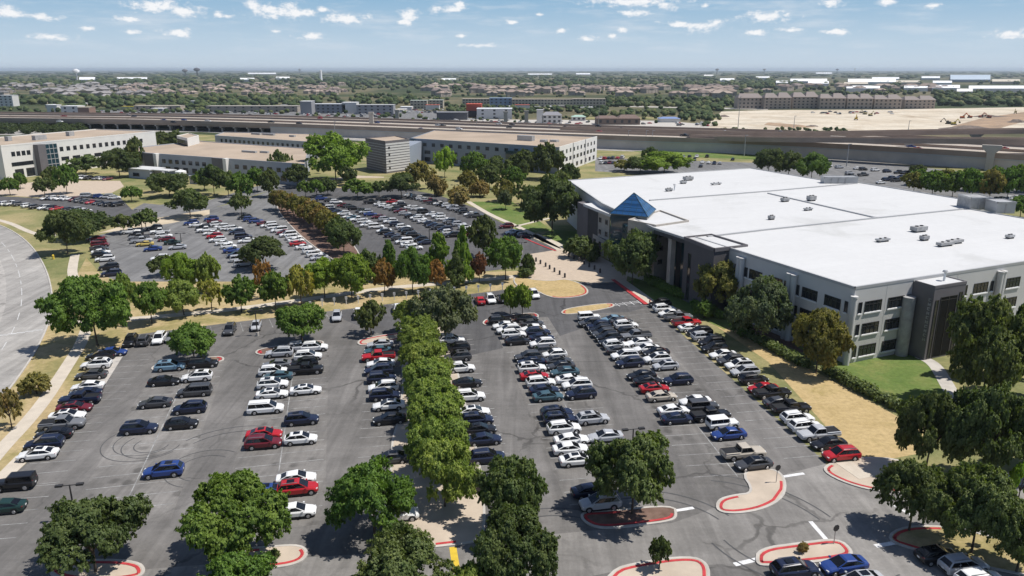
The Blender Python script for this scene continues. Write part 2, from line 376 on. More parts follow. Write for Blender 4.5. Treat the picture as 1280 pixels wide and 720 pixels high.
# footpaths
def path(name,pts,w,mat=M['walk'],z=.03):
    mb=MB(); ribbon(mb,smooth_open([P(x,y) for x,y in pts],3),w,z); o=mb.build(name,mat)
    if o.data.polygons[0].normal.z<0: o.data.flip_normals()
    return struct(o)
path('footpath',[(-40,612),(0,563),(30,532),(55,502),(76,470),(92,445),(101,430),(108,412)],2.1)
path('footpath',[(94,318),(91,332),(90,343),(97,356),(104,372)],2.2)
path('footpath',[(-30,270),(10,277),(40,292),(70,297),(60,288),(76,282)],1.8)
path('footpath',[(60,405),(120,402),(200,396),(300,386),(400,372),(480,360),(560,354),(650,345)],2.6,M['walk'],.031)
path('footpath',[(700,312),(650,284),(615,270),(585,252)],2.0)
path('footpath',[(640,284),(690,272)],1.5)
path('footpath',[(1150,446),(1169,455),(1183,480),(1196,502)],2.2,M['concrete_pale'])
side=smooth_open([P(x,y) for x,y in[(771,351),(800,372),(850,410),(900,451),(950,495),(1000,540),(1040,576),(1075,600)]],2)
mb=MB(); ribbon(mb,offset_line(side,.95),2.2,.15); wall_strip(mb,offset_line(side,-.02),.25,0,.154); wall_strip(mb,offset_line(side,2.0),.12,0,.147)
struct(mb.build('sidewalk',M['walk']))
mb=MB(); q=smooth_open([P(x,y) for x,y in[(766,350),(784,363),(808,381)]],2); ribbon(mb,q,1.0,.158); 
struct(mb.build('red_kerb',M['red']))
mb=MB(); q=[P(x,y) for x,y in[(655,298),(674,306),(695,314)]]; wall_strip(mb,q,.5,0,.12); struct(mb.build('red_kerb',M['red']))
sheet('sidewalk',[(660,295),(700,311),(710,308),(672,292)],M['walk'],.03)
# kerbed islands
def island(pts,red=True,mat=M['concrete'],rnd=3,h=.13,name='traffic_island',redpart=None):
    q=smooth_closed([P(x,y) for x,y in pts],rnd) if rnd else [P(x,y) for x,y in pts]
    a=sum(q[i][0]*q[(i+1)%len(q)][1]-q[(i+1)%len(q)][0]*q[i][1] for i in range(len(q)))
    if a<0: q=q[::-1]
    mb=MB(); mb.prism(q,0,h); o=struct(mb.build(name,mat))
    mb=MB(); wall_strip(mb,q,.30,0,h+.02,closed=True); mb.build('kerb',M['concrete_pale'],o)
    if red:
        k=offset_line(q+[q[0]],.42 if a else 0)
        if redpart: k=[p for p in k if redpart(Q(p[0],p[1],0))]
        mb=MB()
        for i in range(len(k)-1):
            if math.dist(k[i][:2],k[i+1][:2])<3.5: wall_strip(mb,[k[i],k[i+1]],.32,h,h+.03)
        mb.build('red_kerb',M['red'],o)
    return o
island([(925,589),(968,586),(982,600),(980,622),(955,637),(920,643),(896,640),(897,626),(916,620),(944,617)],rnd=2,redpart=lambda p:p[1]>622 or p[0]>976)
island([(745,760),(762,714),(800,704),(862,696),(885,705),(886,730),(885,760)],rnd=2)
island([(945,706),(948,687),(1000,680),(1048,674),(1066,690),(1060,698),(1012,704),(960,708)],rnd=2)
island([(728,652),(727,641),(760,640),(842,632),(846,646),(838,652),(800,657),(750,662)],mat=M['mulch'],rnd=2,redpart=lambda p:p[1]>641)
island([(1028,590),(1036,580),(1075,572),(1130,575),(1180,605),(1170,618),(1102,616),(1060,606)],rnd=2,redpart=lambda p:p[1]>583 and p[0]<1130)
island([(1105,675),(1130,658),(1200,660),(1330,700),(1420,745),(1240,712),(1150,690)],mat=M['dry'],rnd=2,redpart=lambda p:p[0]<1180)
island([(1170,603),(1230,596),(1300,590),(1500,578),(1500,590),(1300,603),(1220,611),(1175,613)],mat=M['concrete'],rnd=1,redpart=lambda p:p[1]>601 and p[0]>1190)
island([(488,560),(500,520),(505,470),(498,410),(515,392),(560,392),(562,425),(580,500),(602,590),(606,640),(603,676),(560,683),(500,688),(490,640)],rnd=1,redpart=lambda p:p[1]>676 and p[0]>538,name='tree_island')
island([(310,706),(300,688),(340,684),(376,682),(386,693),(372,706),(330,712)],rnd=2,redpart=lambda p:p[1]>688)
island([(60,720),(70,707),(120,700),(172,703),(182,714),(172,724),(110,730)],rnd=2,mat=M['concrete'])
island([(188,462),(196,456),(268,446),(280,447),(278,453),(200,465)],rnd=2,mat=M['mulch'],redpart=lambda p:p[0]<199 or p[0]>268)
island([(318,442),(326,436),(396,426),(406,428),(400,434),(330,445)],rnd=2,mat=M['mulch'],redpart=lambda p:p[0]<330)
island([(446,430),(452,424),(500,416),(512,417),(505,424),(455,433)],rnd=2,mat=M['concrete'],redpart=None)
island([(602,405),(610,398),(664,391),(674,394),(670,400),(612,408)],rnd=2,mat=M['mulch'],redpart=lambda p:p[0]<613 or p[0]>664)
island([(700,392),(708,386),(752,380),(768,380),(766,385),(712,394)],rnd=2,mat=M['dry2'],redpart=lambda p:p[0]<710 or p[0]>755)
island([(640,350),(650,344),(662,350),(690,352),(706,349),(724,354),(736,363),(732,370),(700,374),(682,370),(672,364),(650,362)],rnd=2,mat=M['dry2'],redpart=lambda p:p[0]>690 and p[1]>356)
island([(348,247),(358,246),(390,266),(420,285),(448,312),(452,334),(436,336),(405,318),(372,292),(345,262)],red=False,rnd=2,mat=M['mulch'],name='median')
island([(395,229),(430,223),(500,222),(512,230),(470,236),(415,236)],red=False,rnd=2,mat=M['mixed'],name='median')
# stall lines and centre lines of the front lot
st=MB(); ce=MB(); wn=MB()
def stalls(a,b,n0=0,side_l=True,side_r=True,step=2.75,length=5.4,centre=True):
    a=np.array(P(*a)[:2]); b=np.array(P(*b)[:2]); d=b-a; L=np.linalg.norm(d); d/=L; pr=np.array((d[1],-d[0]))
    if pr[0]<0: pr=-pr
    if centre: ribbon(wn,[tuple(a-d*2)+(0,),tuple(b+d*2)+(0,)],11.4,.0245)
    if centre: ribbon(ce,[tuple(a)+(0,),tuple(b)+(0,)],.14,.034)
    for k in range(int(L/step)+1):
        c=a+d*k*step
        if side_r: ribbon(st,[tuple(c)+(0,),tuple(c+pr*length)+(0,)],.11,.030)
        if side_l: ribbon(st,[tuple(c)+(0,),tuple(c-pr*length)+(0,)],.11,.030)
C1=((238,459),(150,645)); C2=((371,432),(340,650)); C4=((652,402),(776,640)); C5=((762,395),(922,596))
for a,b in(C1,C2,C4,C5): stalls(a,b)
stalls((497,425),(502,640),0,True,False,centre=False)
stalls((553,420),(598,640),0,False,True,centre=False)
stalls((800,368),(1035,575),0,True,False,centre=False)
stalls((150,445),(12,610),0,False,True,centre=False)
stalls((12,610),(-60,690),0,False,True,centre=False)
stalls((165,421),(420,389),0,False,True,centre=False)
struct(wn.build('worn_stalls',M['asphalt_worn'])); struct(st.build('stall_markings',M['stall'])); struct(ce.build('centre_line_markings',M['stall']))
mb=MB()
def mark(a,b,w,z=.036): ribbon(mb,[P(*a),P(*b)],w,z)
mark((842,639),(867,635),.5); mark((918,706),(948,699),.6); mark((979,596),(1005,592),.5); mark((1013,652),(1034,676),.5); mark((1094,683),(1128,677),.6); mark((1118,632),(1140,645),.4)
mark((1017,704),(1030,722),.25)
for i in range(7): mark((742+i*9,383-i*1.2),(748+i*9,386-i*1.0),.16)
mark((745,385),(800,378),.14); mark((765,381),(798,376.5),.14)
struct(mb.build('road_markings',M['white_paint']))
mb=MB(); mark((566,684),(571,716),.75); struct(mb.build('speed_hump_paint',M['yellow_paint']))
mb=MB()
def arc(cx,cy,r,a0,a1,w=.13):
    c=P(cx,cy); pts=[(c[0]+r*math.cos(R(t)),c[1]+r*math.sin(R(t)),0) for t in np.linspace(a0,a1,26)]
    for k in(0,1.5): ribbon(mb,[(p[0]+k*math.cos(R(a0+i*(a1-a0)/25)),p[1]+k*math.sin(R(a0+i*(a1-a0)/25)),0) for i,p in enumerate(pts)],w,.038+k*.001)
arc(256,585,3.2,60,260); arc(290,572,7.5,80,150,.16); arc(183,552,4,150,330); arc(190,556,2.2,150,360,.15); arc(820,680,9,30,130,.18); arc(1010,650,11,200,300,.18); arc(700,700,8,60,150,.18); arc(900,680,13,20,80,.18)
struct(mb.build('skid_marks',M['skid']))
# ------------------------------------------------------------------ buildings
class Frame:
    """local plan axes of a building: s along the front, d into it"""
    def __init__(f,o,s): f.o=np.array(o[:2],float); f.s=np.array(s,float)/np.linalg.norm(s); f.d=np.array((-f.s[1],f.s[0]))
    def pt(f,s,d,z=0): q=f.o+f.s*s+f.d*d; return (float(q[0]),float(q[1]),z)
    def solve(f,x,z,d=0):
        """s of the front-wall point seen at photo column x"""
        lo,hi=-30.,200.
        for _ in range(50):
            m=(lo+hi)/2; q=f.pt(m,d,z); 
            if Q(*q)[0]<x: lo=m
            else: hi=m
        return lo
def window(par,fr,s0,s1,z0,z1,mul=0,sill=True,mat=None,d=0.0,head=False,name='window'):
    """glass set in a dark frame on the wall plane d (outside is -d)"""
    mb=MB(); out=d-.03
    def bx(a,b,za,zb,t,mi):
        q=[fr.pt(a,d+.06)[:2],fr.pt(b,d+.06)[:2],fr.pt(b,out-t)[:2],fr.pt(a,out-t)[:2]]; mb.prism(q,za,zb,mi,True,True)
    bx(s0,s1,z0,z1,0,0)
    e=.09
    bx(s0-e,s0,z0-e,z1+e,.06,1); bx(s1,s1+e,z0-e,z1+e,.06,1); bx(s0,s1,z1,z1+e,.06,1)
    for k in range(1,mul): 
        c=s0+(s1-s0)*k/mul; bx(c-.05,c+.05,z0,z1,.05,1)
    if mul: bx(s0,s1,z1-.55,z1-.47,.045,1)
    o=mb.build(name,[mat or M['glass'],M['dark_metal']],par)
    if sill:
        mb=MB(); q=[fr.pt(s0-.15,d+.03)[:2],fr.pt(s1+.15,d+.03)[:2],fr.pt(s1+.15,d-.2)[:2],fr.pt(s0-.15,d-.2)[:2]]; mb.prism(q,z0-.3,z0-.1,0,True,True); mb.build('sill',M['trim_w'],o)
    return o
def roof_with_parapet(par,pts,z,mat,wallmat,ph=.35,w=.35,name='roof'):
    mb=MB(); mb.poly([(p[0],p[1],z) for p in pts]); me=mb.mesh(name,[mat])
    if me.polygons[0].normal.z<0: me.flip_normals()
    ro=link(name,me,par)
    a=sum(pts[i][0]*pts[(i+1)%len(pts)][1]-pts[(i+1)%len(pts)][0]*pts[i][1] for i in range(len(pts)))
    q=pts if a>0 else pts[::-1]
    mb=MB(); wall_strip(mb,offset_line([q[-1]]+list(q)+[q[0],q[1]],w/2-.04)[1:-1],w,z-.25,z+ph); mb.build('coping',wallmat,ro)
    return ro
HB=13.4
A24=R(24); U=np.array((-math.sin(A24),math.cos(A24))); V=np.array((math.cos(A24),math.sin(A24)))
C0=np.array(P(1057,455)[:2])
def uv(v,u): q=C0+V*v+U*u; return (float(q[0]),float(q[1]))
ob=thing('office_building','large three storey pale grey office block with a white flat roof and blue glass pyramid','office building',(0,0,0))
foot=[uv(0,0),uv(86,0),uv(86,42.9),uv(98.5,42.9),uv(98.5,92),uv(92,92),uv(92,132),uv(16.3,131),uv(4,89),uv(4,56),uv(4.5,56),uv(4.5,31.5),uv(0,31.5)]
mb=MB(); mb.prism(foot,0,HB-.02,0,False); mb.build('wall',M['facade'],ob)
roofp=[uv(0,0),uv(86,0),uv(86,42.9),uv(98.5,42.9),uv(98.5,92),uv(92,92),uv(92,132),uv(16.3,131),uv(3.6,88),uv(-2.5,54.5),uv(-2.5,43),uv(0,43),uv(0,31.5)]
ro=roof_with_parapet(ob,roofp,HB,M['roof_white'],M['trim'],.22,.4)
for pts in([(812,251),(960,239.5),(1066,230)],[(960,242),(1030,258),(1096,273)],[(884,296.5),(960,287.5),(1096,273),(1212,261)]):
    mb=MB(); q=[P(x,y,HB) for x,y in pts]; wall_strip(mb,q,.55,HB,HB+.28); mb.build('roof_seam',M['trim'],ro)
# dark overhang wall between the two dark blocks
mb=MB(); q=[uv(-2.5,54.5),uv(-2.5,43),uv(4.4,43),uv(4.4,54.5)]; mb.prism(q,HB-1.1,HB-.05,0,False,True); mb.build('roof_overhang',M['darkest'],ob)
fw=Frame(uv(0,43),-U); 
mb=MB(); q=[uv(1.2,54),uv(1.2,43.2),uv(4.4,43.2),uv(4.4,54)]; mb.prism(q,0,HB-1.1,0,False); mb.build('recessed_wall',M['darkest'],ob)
fr=Frame(uv(1.2,54),-U)
for s in(2.0,5.2,8.4): window(ob,fr,s,s+1.5,1,11.6,0,False,M['glass_teal'])
mb=MB(); mb.prism([uv(-1.9,49.6),uv(-1.9,48.4),uv(-.7,48.4),uv(-.7,49.6)],0,HB-1.1); mb.build('column',M['beige'],ob)
# dark block with a sunk roof
q=[uv(-3.8,31.5),uv(4.4,31.5),uv(4.4,43),uv(-2.5,43)]
mb=MB(); mb.prism(q,0,HB+.02,0,False); bk=mb.build('dark_block',M['dark_block'],ob)
mb=MB(); mb.poly([(p[0],p[1],HB+.1) for p in q]); o=mb.build('roof',M['roof_white'],bk)
if o.data.polygons[0].normal.z<0: o.data.flip_normals()
mb=MB(); a=q if sum(q[i][0]*q[(i+1)%4][1]-q[(i+1)%4][0]*q[i][1] for i in range(4))>0 else q[::-1]
wall_strip(mb,a,.4,HB-.3,HB+.45,closed=True); mb.build('coping',M['dark_wall'],bk)
fr=Frame(uv(-2.5,43),np.array(uv(-3.8,31.5))-np.array(uv(-2.5,43)))
window(ob,fr,2.0,3.0,0.5,10.6,0,False); 
for s in(7.2,8.6): window(ob,fr,s,s+.6,8.2,9.0,0,False)
# west wall windows
fW=Frame(uv(0,31.5),-U)
def row(par,fr,cols,zs,mul):
    for (x0,x1) in cols:
        s0=fr.solve(x0,9.6); s1=fr.solve(x1,9.6)
        for z in zs: window(par,fr,s0,s1,z-.9,z+.9,mul if x1-x0>9 else 0)
ZS=(1.9,5.85,9.75)
row(ob,fW,[(902,915),(918.5,921.5),(931,934),(937,952),(961,977),(980.5,983.5),(995.5,998.5),(1003,1021),(1031,1050),(1056,1059)],ZS,4)
def pilaster(fr,s,d=-.45,w=.55,z1=12.3):
    mb=MB(); c=fr.pt(s,d)
    mb.tube((c[0],c[1],0),(c[0],c[1],z1),w,w,14); mb.tube((c[0],c[1],z1),(c[0],c[1],z1+.25),w+.08,w+.08,14); return mb.build('pilaster',M['facade'],ob,False)
for x in(925,929): pilaster(fW,fW.solve(x,9.6))
for x in(988,993.5): pilaster(fW,fW.solve(x,9.6))
fS=Frame(uv(0,0),V)
mb=MB(); c=uv(-.25,-.25); mb.tube((c[0],c[1],0),(c[0],c[1],11.8),.5,.5,16); mb.tube((c[0],c[1],11.8),(c[0],c[1],12.1),.6,.6,16); mb.build('corner_column',M['facade'],ob)
row(ob,fS,[(1073,1076.5),(1081,1101),(1110,1129),(1133,1137),(1204,1208),(1217,1234),(1238,1241),(1250.5,1253),(1258,1274),(1290,1306),(1312,1330),(1336,1340),(1352,1370)],ZS,4)
for x in(1245,1248.5): pilaster(fS,fS.solve(x,9.6))
for x in(1102.5,1190,1284): 
    s=fS.solve(x+2,8); mb=MB(); mb.prism([fS.pt(s-.04,.02)[:2],fS.pt(s+.04,.02)[:2],fS.pt(s+.04,-.015)[:2],fS.pt(s-.04,-.015)[:2]],0,13.1); mb.build('panel_joint',M['trim'],ob)
# entrance tower on the south wall
ZT=13.05
tA,tB,tC=uv(13.6,-.3),uv(13.6,-4.2),uv(21.3,-4.2)
mb=MB(); q=[tB,tC,uv(21.3,.4),uv(13.6,.4)]; mb.prism(q,0,ZT,0,False); tw=mb.build('entrance_tower',M['dark_wall'],ob)
mb=MB(); mb.poly([(p[0],p[1],ZT+.05) for p in q]); o=mb.build('roof',M['roof_white'],tw)
if o.data.polygons[0].normal.z<0: o.data.flip_normals()
mb=MB(); wall_strip(mb,offset_line([tA,tB,tC,uv(21.3,-.3)],.1),.3,ZT-.3,ZT+.2); mb.build('coping',M['dark_wall'],tw)
fT=Frame(tB,np.array(tC)-np.array(tB)); LT=math.dist(tB,tC)
window(tw,fT,.7,1.3,.3,10.6,0,False); window(tw,fT,1.9,LT-1.9,.3,11.0,2,False,M['glass_dark'],0,False,'curtain_window'); window(tw,fT,LT-1.3,LT-.7,.3,11.4,0,False)
fL=Frame(tA,np.array(tB)-np.array(tA)); LL=math.dist(tA,tB)
mb=MB()
rr=random.Random(3)
for k in range(10):
    z=3.4+k*.78; s=LL-.8
    for (a,b,za,zb) in((0,.12,0,.62),(.12,.45,.5,.62),(.12,.4,.0,.12)) if k%2 else ((0,.12,0,.62),(.33,.45,0,.62),(.12,.33,.26,.38)):
        q=[fL.pt(s+a,.02)[:2],fL.pt(s+b,.02)[:2],fL.pt(s+b,-.1)[:2],fL.pt(s+a,-.1)[:2]]; mb.prism(q,z+za*.8,z+zb*.8,0,True,True)
mb.build('sign_lettering',M['galv'],tw)
mb=MB(); c=fS.pt(12.3,-.7); mb.tube((c[0],c[1],0),(c[0],c[1],10.6),1.05,1.05,20); mb.build('round_stair_bay',M['unit'],ob)  # greyer than the walls: the tower's shadow is in the bay's colour
# pyramid entrance
bl,bf,br,bb=[P(x,y,13.5)[:2] for x,y in((785,276),(820,283),(861,277),(825,264))]
mb=MB(); q=[bl,bf,br,bb]; mb.prism(q,0,13.5,0,False); blk=mb.build('entrance_block',M['beige'],ob); roof_with_parapet(blk,q,13.5,M['roof_white'],M['beige'],.35,.4)
f1=Frame(bl,np.array(bf)-np.array(bl)); L1=math.dist(bl,bf)
for z in(4.4,7.6,10.8):
    for s in(1.2,3.8,6.4): window(blk,f1,s,s+1.0,z,z+1.0,0,False)
f2=Frame(bf,np.array(br)-np.array(bf))
for z in(4.4,7.6,10.8): window(blk,f2,1.2,2.4,z,z+1.0,0,False)
pl,pf,pr=[np.array(P(x,y,14.2)[:2]) for x,y in((762,267),(810,271.5),(820,261.5))]
pb=pl+pr-pf; ctr=(pl+pr)/2
q=[tuple(pl),tuple(pf),tuple(pr),tuple(pb)]
mb=MB(); ins=[tuple(ctr+(np.array(p)-ctr)*.94) for p in q]; mb.prism(ins,8.0,14.2,0,False); gb=mb.build('lobby_glass',M['glass_teal'],ob)
mb=MB(); az=height_at(ctr[0],ctr[1],241)
for i in range(4): mb.poly([(*q[i],14.2),(*q[(i+1)%4],14.2),(ctr[0],ctr[1],az)])
mb.poly([(*p,14.18) for p in q][::-1]); py=mb.build('glass_pyramid',M['pyramid'],ob)
mb=MB()
for i in range(4):
    mb.tube((*q[i],14.2),(ctr[0],ctr[1],az),.10,.10,6); mb.tube((*q[i],14.2),(*q[(i+1)%4],14.2),.12,.12,6)
    A_=np.array((*q[i],14.2)); B_=np.array((*q[(i+1)%4],14.2)); T_=np.array((ctr[0],ctr[1],az))
    for k in range(1,6): mb.tube(A_+(T_-A_)*k/6,B_+(T_-B_)*k/6,.05,.05,5)
    for k in range(1,6): s_=A_+(B_-A_)*k/6; m_=1-abs(k/6-.5)*2; mb.tube(s_,s_+(T_-(A_+B_)/2)*m_,.04,.04,5)
mb.build('pyramid_frame',M['glass_teal'],py)
# glass lobby wall and left stone tower under the low slab
s0,s1,s2=[P(x,y,12.2)[:2] for x,y in((729,254.5),(746,261.5),(763,268))]
back=tuple(np.array(s0)+V*8); back2=tuple(np.array(s2)+V*8)
mb=MB(); mb.prism([s0,s1,s2,back2,back],11.5,12.2,0,True,True); mb.build('canopy_roof',M['roof_white'],ob)
g0=P(763,268,12.2)[:2]
mb=MB(); mb.prism([g0,bl,tuple(np.array(bl)+V*5),tuple(np.array(g0)+V*6)],0,12.0,0,True); mb.build('lobby_window',M['glass_teal'],ob)
l0,l1=P(748,263.5,11.5)[:2],P(762,268.5,11.5)[:2]
mb=MB(); q=[l0,l1,tuple(np.array(l1)+V*5),tuple(np.array(l0)+V*5)]; mb.prism(q,0,11.5,0,True); lb=mb.build('stone_pier',M['beige'],ob)
f3=Frame(l0,np.array(l1)-np.array(l0)); LL3=math.dist(l0,l1)
for z in(1.2,4.4,7.6): 
    for s in(.7,LL3-2.0): window(lb,f3,s,s+1.1,z+1,z+2.2,0,False)
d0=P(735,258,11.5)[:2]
mb=MB(); mb.prism([d0,l0,tuple(np.array(l0)+V*5),tuple(np.array(d0)+V*5)],0,11.4,0,False); mb.build('shaded_recess_wall',M['darkest'],ob)  # near-black wall: the recess's shade is put into its colour
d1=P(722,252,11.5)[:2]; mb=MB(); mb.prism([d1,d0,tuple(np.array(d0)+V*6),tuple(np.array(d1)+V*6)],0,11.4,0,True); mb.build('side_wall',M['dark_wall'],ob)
p0,p1=np.array(P(741,292,4.6)[:2]),np.array(P(772,309,4.6)[:2])
mb=MB(); q=[tuple(p0),tuple(p1),tuple(p1+V*7),tuple(p0+V*7)]; mb.prism(q,0,4.6,0,True,False,1); pc=mb.build('entrance_porch',[M['beige'],M['dark_wall']],ob)
f4=Frame(p0,p1-p0); L4=np.linalg.norm(p1-p0)
for k in range(4): 
    s=.8+k*(L4-1.6)/4; window(pc,f4,s,s+1.5,.2,3.4,2,False)
# roof plant
def unit(x,y,sx,sy,sz,kind,label,rot=A24):
    q=P(x,y,HB); z=HB+.02; sx*=.75; sy*=.75; sz*=.6
    t=thing('roof_unit',label,'roof unit',(q[0],q[1],z),rot,'plant on the white roof')
    mb=MB()
    for a in(-.35,.35): mb.box((a*sx,0,0),.15,sy*.9,.3)
    mb.build('base_rail',M['dark_metal'],t)
    mb=MB(); mb.box((0,0,.3),sx,sy,sz); mb.build('housing',M['unit'] if kind=='g' else M['galv'],t)
    mb=MB()
    for k in(-1,1): mb.tube((k*sx*.22,0,.3+sz),(k*sx*.22,0,.3+sz+.18),min(sx,sy)*.2,min(sx,sy)*.2,12)
    mb.build('fan',M['dark_metal'],t)
for a in[(860,225.5,4,2.4,1.6,'g','dark roof unit standing furthest back on the white roof'),(854,229.5,2.4,1.8,1,'s','small pale roof unit just in front of the furthest dark one'),(836,239,2.6,1.6,.9,'g','low grey roof unit behind the blue glass pyramid'),(895,231,5,1.2,.5,'s','long low roof unit on the rear middle of the white roof'),(981,252,2.8,1.8,1.2,'g','boxy roof unit left of the short diagonal roof seam'),(1014,251,3,2,1.8,'g','tall boxy roof unit standing on the diagonal roof seam'),(1010,263,3.2,1.4,.5,'s','low pale roof unit in front of the diagonal roof seam'),(964,274.5,1.8,1.4,1.1,'g','small dark roof unit near the left end of the front seam'),(1103,302,4.2,1.6,.6,'s','low pale roof unit in the middle of the front roof section'),(1148,289.5,4.6,2.4,1.5,'g','cluttered grey roof unit on the right of the front roof section'),(1155,300.5,2.2,1.6,1.2,'g','small grey roof unit in front of the cluttered one'),(1181,307.5,5.2,1.7,.9,'g','long grey roof unit, nearer of the parallel pair'),(1193,304.5,5.2,1.7,.9,'g','long grey roof unit, farther of the parallel pair'),(1262,298,2.4,1.4,.8,'s','small pale roof unit at the right edge of the picture')]: unit(*a)
for x,y,lab in((843,238,'white upright vent stack behind the blue glass pyramid'),(1180,351,'small round dish vent on the roof of the entrance tower')):
    q=P(x,y,HB if x<1000 else 13.1); t=thing('vent_stack',lab,'vent',(q[0],q[1],HB if x<1000 else 13.1)); mb=MB(); mb.tube((0,0,0),(0,0,1.6),.2,.2,10); mb.build('pipe',M['trim_w'],t); mb=MB(); mb.tube((0,0,1.6),(0,0,1.9),.5,.3,12); mb.build('cap',M['trim'],t)
def pent(x0,x1,y,h,d,lab,mat='trim',slat=0):
    a=np.array(P(x0,y,HB)[:2]); b=np.array(P(x1,y,HB)[:2]); f=Frame(a,V if False else (b-a)); L=np.linalg.norm(b-a)
    t=thing('roof_screen',lab,'roof screen',(0,0,0)); mb=MB(); q=[f.pt(0,0)[:2],f.pt(L,0)[:2],f.pt(L,d)[:2],f.pt(0,d)[:2]]; mb.prism(q,HB+.02,HB+h); mb.build('panel',M[mat],t)
    mb=MB(); wall_strip(mb,[f.pt(0,0),f.pt(L,0),f.pt(L,d),f.pt(0,d)],.3,HB+h-.3,HB+h+.15,closed=True); mb.build('cap_rail',M['galv'],t)
    mb=MB()
    for k in range(1,int(L/2.2)): 
        c=f.pt(k*2.2,-.06); mb.box((c[0],c[1],HB+.05),.25,.25,h-.4)
    mb.build('post',M['unit'],t)
pent(1030,1072,229.5,2.0,3,'low grey roof screen wall on the far right edge of the white roof')
pent(1212,1238,262,3.0,6,'square grey plant screen box on the right edge of the white roof','unit')
pent(1245,1268,267,2.8,5,'pale slatted plant screen right of the square grey one')
# ---------------- neighbouring office blocks
def block(name,label,pts,h,wall,roofm,ph=.4):
    t=thing(name,label,'office building'); mb=MB(); mb.prism(pts,0,h-.02,0,False); mb.build('wall',wall,t); roof_with_parapet(t,pts,h,roofm,wall,ph,.5); return t
# B1 white block far left
FL=np.array((-229.,344.5)); FR=np.array((-197.,427.)); dd=FR-FL; dn=np.array((-dd[1],dd[0]))/np.linalg.norm(dd)
q=[tuple(FL),tuple(FR),tuple(FR+dn*44),tuple(FL+dn*44)]
b1=block('office_building','white two winged office block with a tan roof at the far left edge',q,15,M['facade_white'],M['roof_tan'])
f=Frame(FL,dd); L=np.linalg.norm(dd)
def brow(t,f,s0,s1,n,w,z0,z1,mul=2):
    for k in range(n): 
        c=s0+(s1-s0)*(k+.5)/n; window(t,f,c-w/2,c+w/2,z0,z1,mul,False)
brow(b1,f,4,14,4,1.6,10,12,2); brow(b1,f,4,14,2,5.5,5.5,7.2,5); brow(b1,f,4,15,2,4,.3,4,3); brow(b1,f,28,80,14,1.7,10,12,2); brow(b1,f,28,78,8,4,5.5,7.2,4)
mb=MB(); mb.prism([f.pt(15.5,-3)[:2],f.pt(19,-3.6)[:2],f.pt(19,.5)[:2],f.pt(15.5,.5)[:2]],0,14.4); mb.build('stair_wall',M['dark_wall'],b1)
mb=MB(); mb.prism([f.pt(19,-3.2)[:2],f.pt(25,-3.2)[:2],f.pt(25,.5)[:2],f.pt(19,.5)[:2]],0,14.2); sb=mb.build('glass_bay',M['glass_teal'],b1)
mb=MB()
for k in range(5):
    z=2.4+k*2.4; mb.prism([f.pt(19,-3.35)[:2],f.pt(25.1,-3.35)[:2],f.pt(25.1,-3.15)[:2],f.pt(19,-3.15)[:2]],z,z+.25)
for k in range(4): mb.prism([f.pt(19+k*2,-3.36)[:2],f.pt(19.2+k*2,-3.36)[:2],f.pt(19.2+k*2,-3.1)[:2],f.pt(19+k*2,-3.1)[:2]],0,14.2)
mb.build('mullion',M['trim'],sb)
fl=Frame(FL+dn*44,-dn); brow(b1,fl,4,42,5,3,10,12,2); brow(b1,fl,4,42,5,3,5.5,7.2,2)
for s,d,w in((30,14,6),(52,20,3),(20,22,2)):
    c=f.pt(s,d); mb=MB(); mb.box((c[0],c[1],15.02),w,2.5,2.2,math.atan2(dd[1],dd[0])); u=mb.build('rooftop_box',M['unit'],b1)
# B2 tan roofed low block
q=[(-199,390),(-176,371),(-88.4,326),(-104,394),(-177,436)]
b2=block('office_building','long low grey office block with a wide tan roof behind the trees',q,9,M['facade_blue'],M['roof_tan'])
f=Frame((-176,371),(87.6,-45)); L=math.hypot(87.6,45)
brow(b2,f,4,40,8,2.2,5,6.8,2); brow(b2,f,56,96,8,2.2,5,6.8,2); brow(b2,f,4,40,6,3,1.2,3.4,2); brow(b2,f,56,96,6,3,1.2,3.4,2)
for s in(0,46):
    mb=MB(); mb.prism([f.pt(s-2,-1)[:2],f.pt(s+6,-1)[:2],f.pt(s+6,.5)[:2],f.pt(s-2,.5)[:2]],0,9.3); mb.build('dark_bay',M['dark_wall'],b2)
    mb=MB(); mb.prism([f.pt(s+6,-2)[:2],f.pt(s+8,-2)[:2],f.pt(s+8,.5)[:2],f.pt(s+6,.5)[:2]],0,9.5); mb.build('fin_wall',M['facade_white'],b2)
for s,d,w in((40,26,9),(48,28,5),(66,20,4),(80,36,3)):
    c=f.pt(s,d); mb=MB(); mb.box((c[0],c[1],9.02),w,1.4,.9,math.atan2(-45,87.6)); mb.build('rooftop_box',M['unit'],b2)
# B3 behind
q=[(-182,473),(-113,430),(-98,452),(-128,486),(-186,500)]
b3=block('office_building','low office block with a tan roof and a row of small square windows',q,9,M['facade_blue'],M['roof_tan'])
f=Frame((-182,473),(69,-43)); brow(b3,f,4,78,18,1.6,5.4,7.4,0)
for s,d,w in((14,20,8),(24,21,10),(46,20,4)):
    c=f.pt(s,d); mb=MB(); mb.box((c[0],c[1],9.02),w,1.6,1.1,math.atan2(-43,69)); mb.build('rooftop_box',M['unit'],b3)
q=[P(x,y,9)[:2] for x,y in((221,171),(233,168.5),(247,167),(248,164))]; q=[P(221,170.5,13)[:2],P(234,173.5,13)[:2],P(248.5,170,13)[:2],P(236,167,13)[:2]]
b6=block('office_building','small pale glass fronted stair block between the two tan roofs',q,13,M['facade_white'],M['roof_tan'])
f=Frame(q[0],np.array(q[1])-np.array(q[0])); L=math.dist(q[0],q[1]); brow(b6,f,.4,L-.3,4,(L-.7)/4-.5,2,11.8,5)
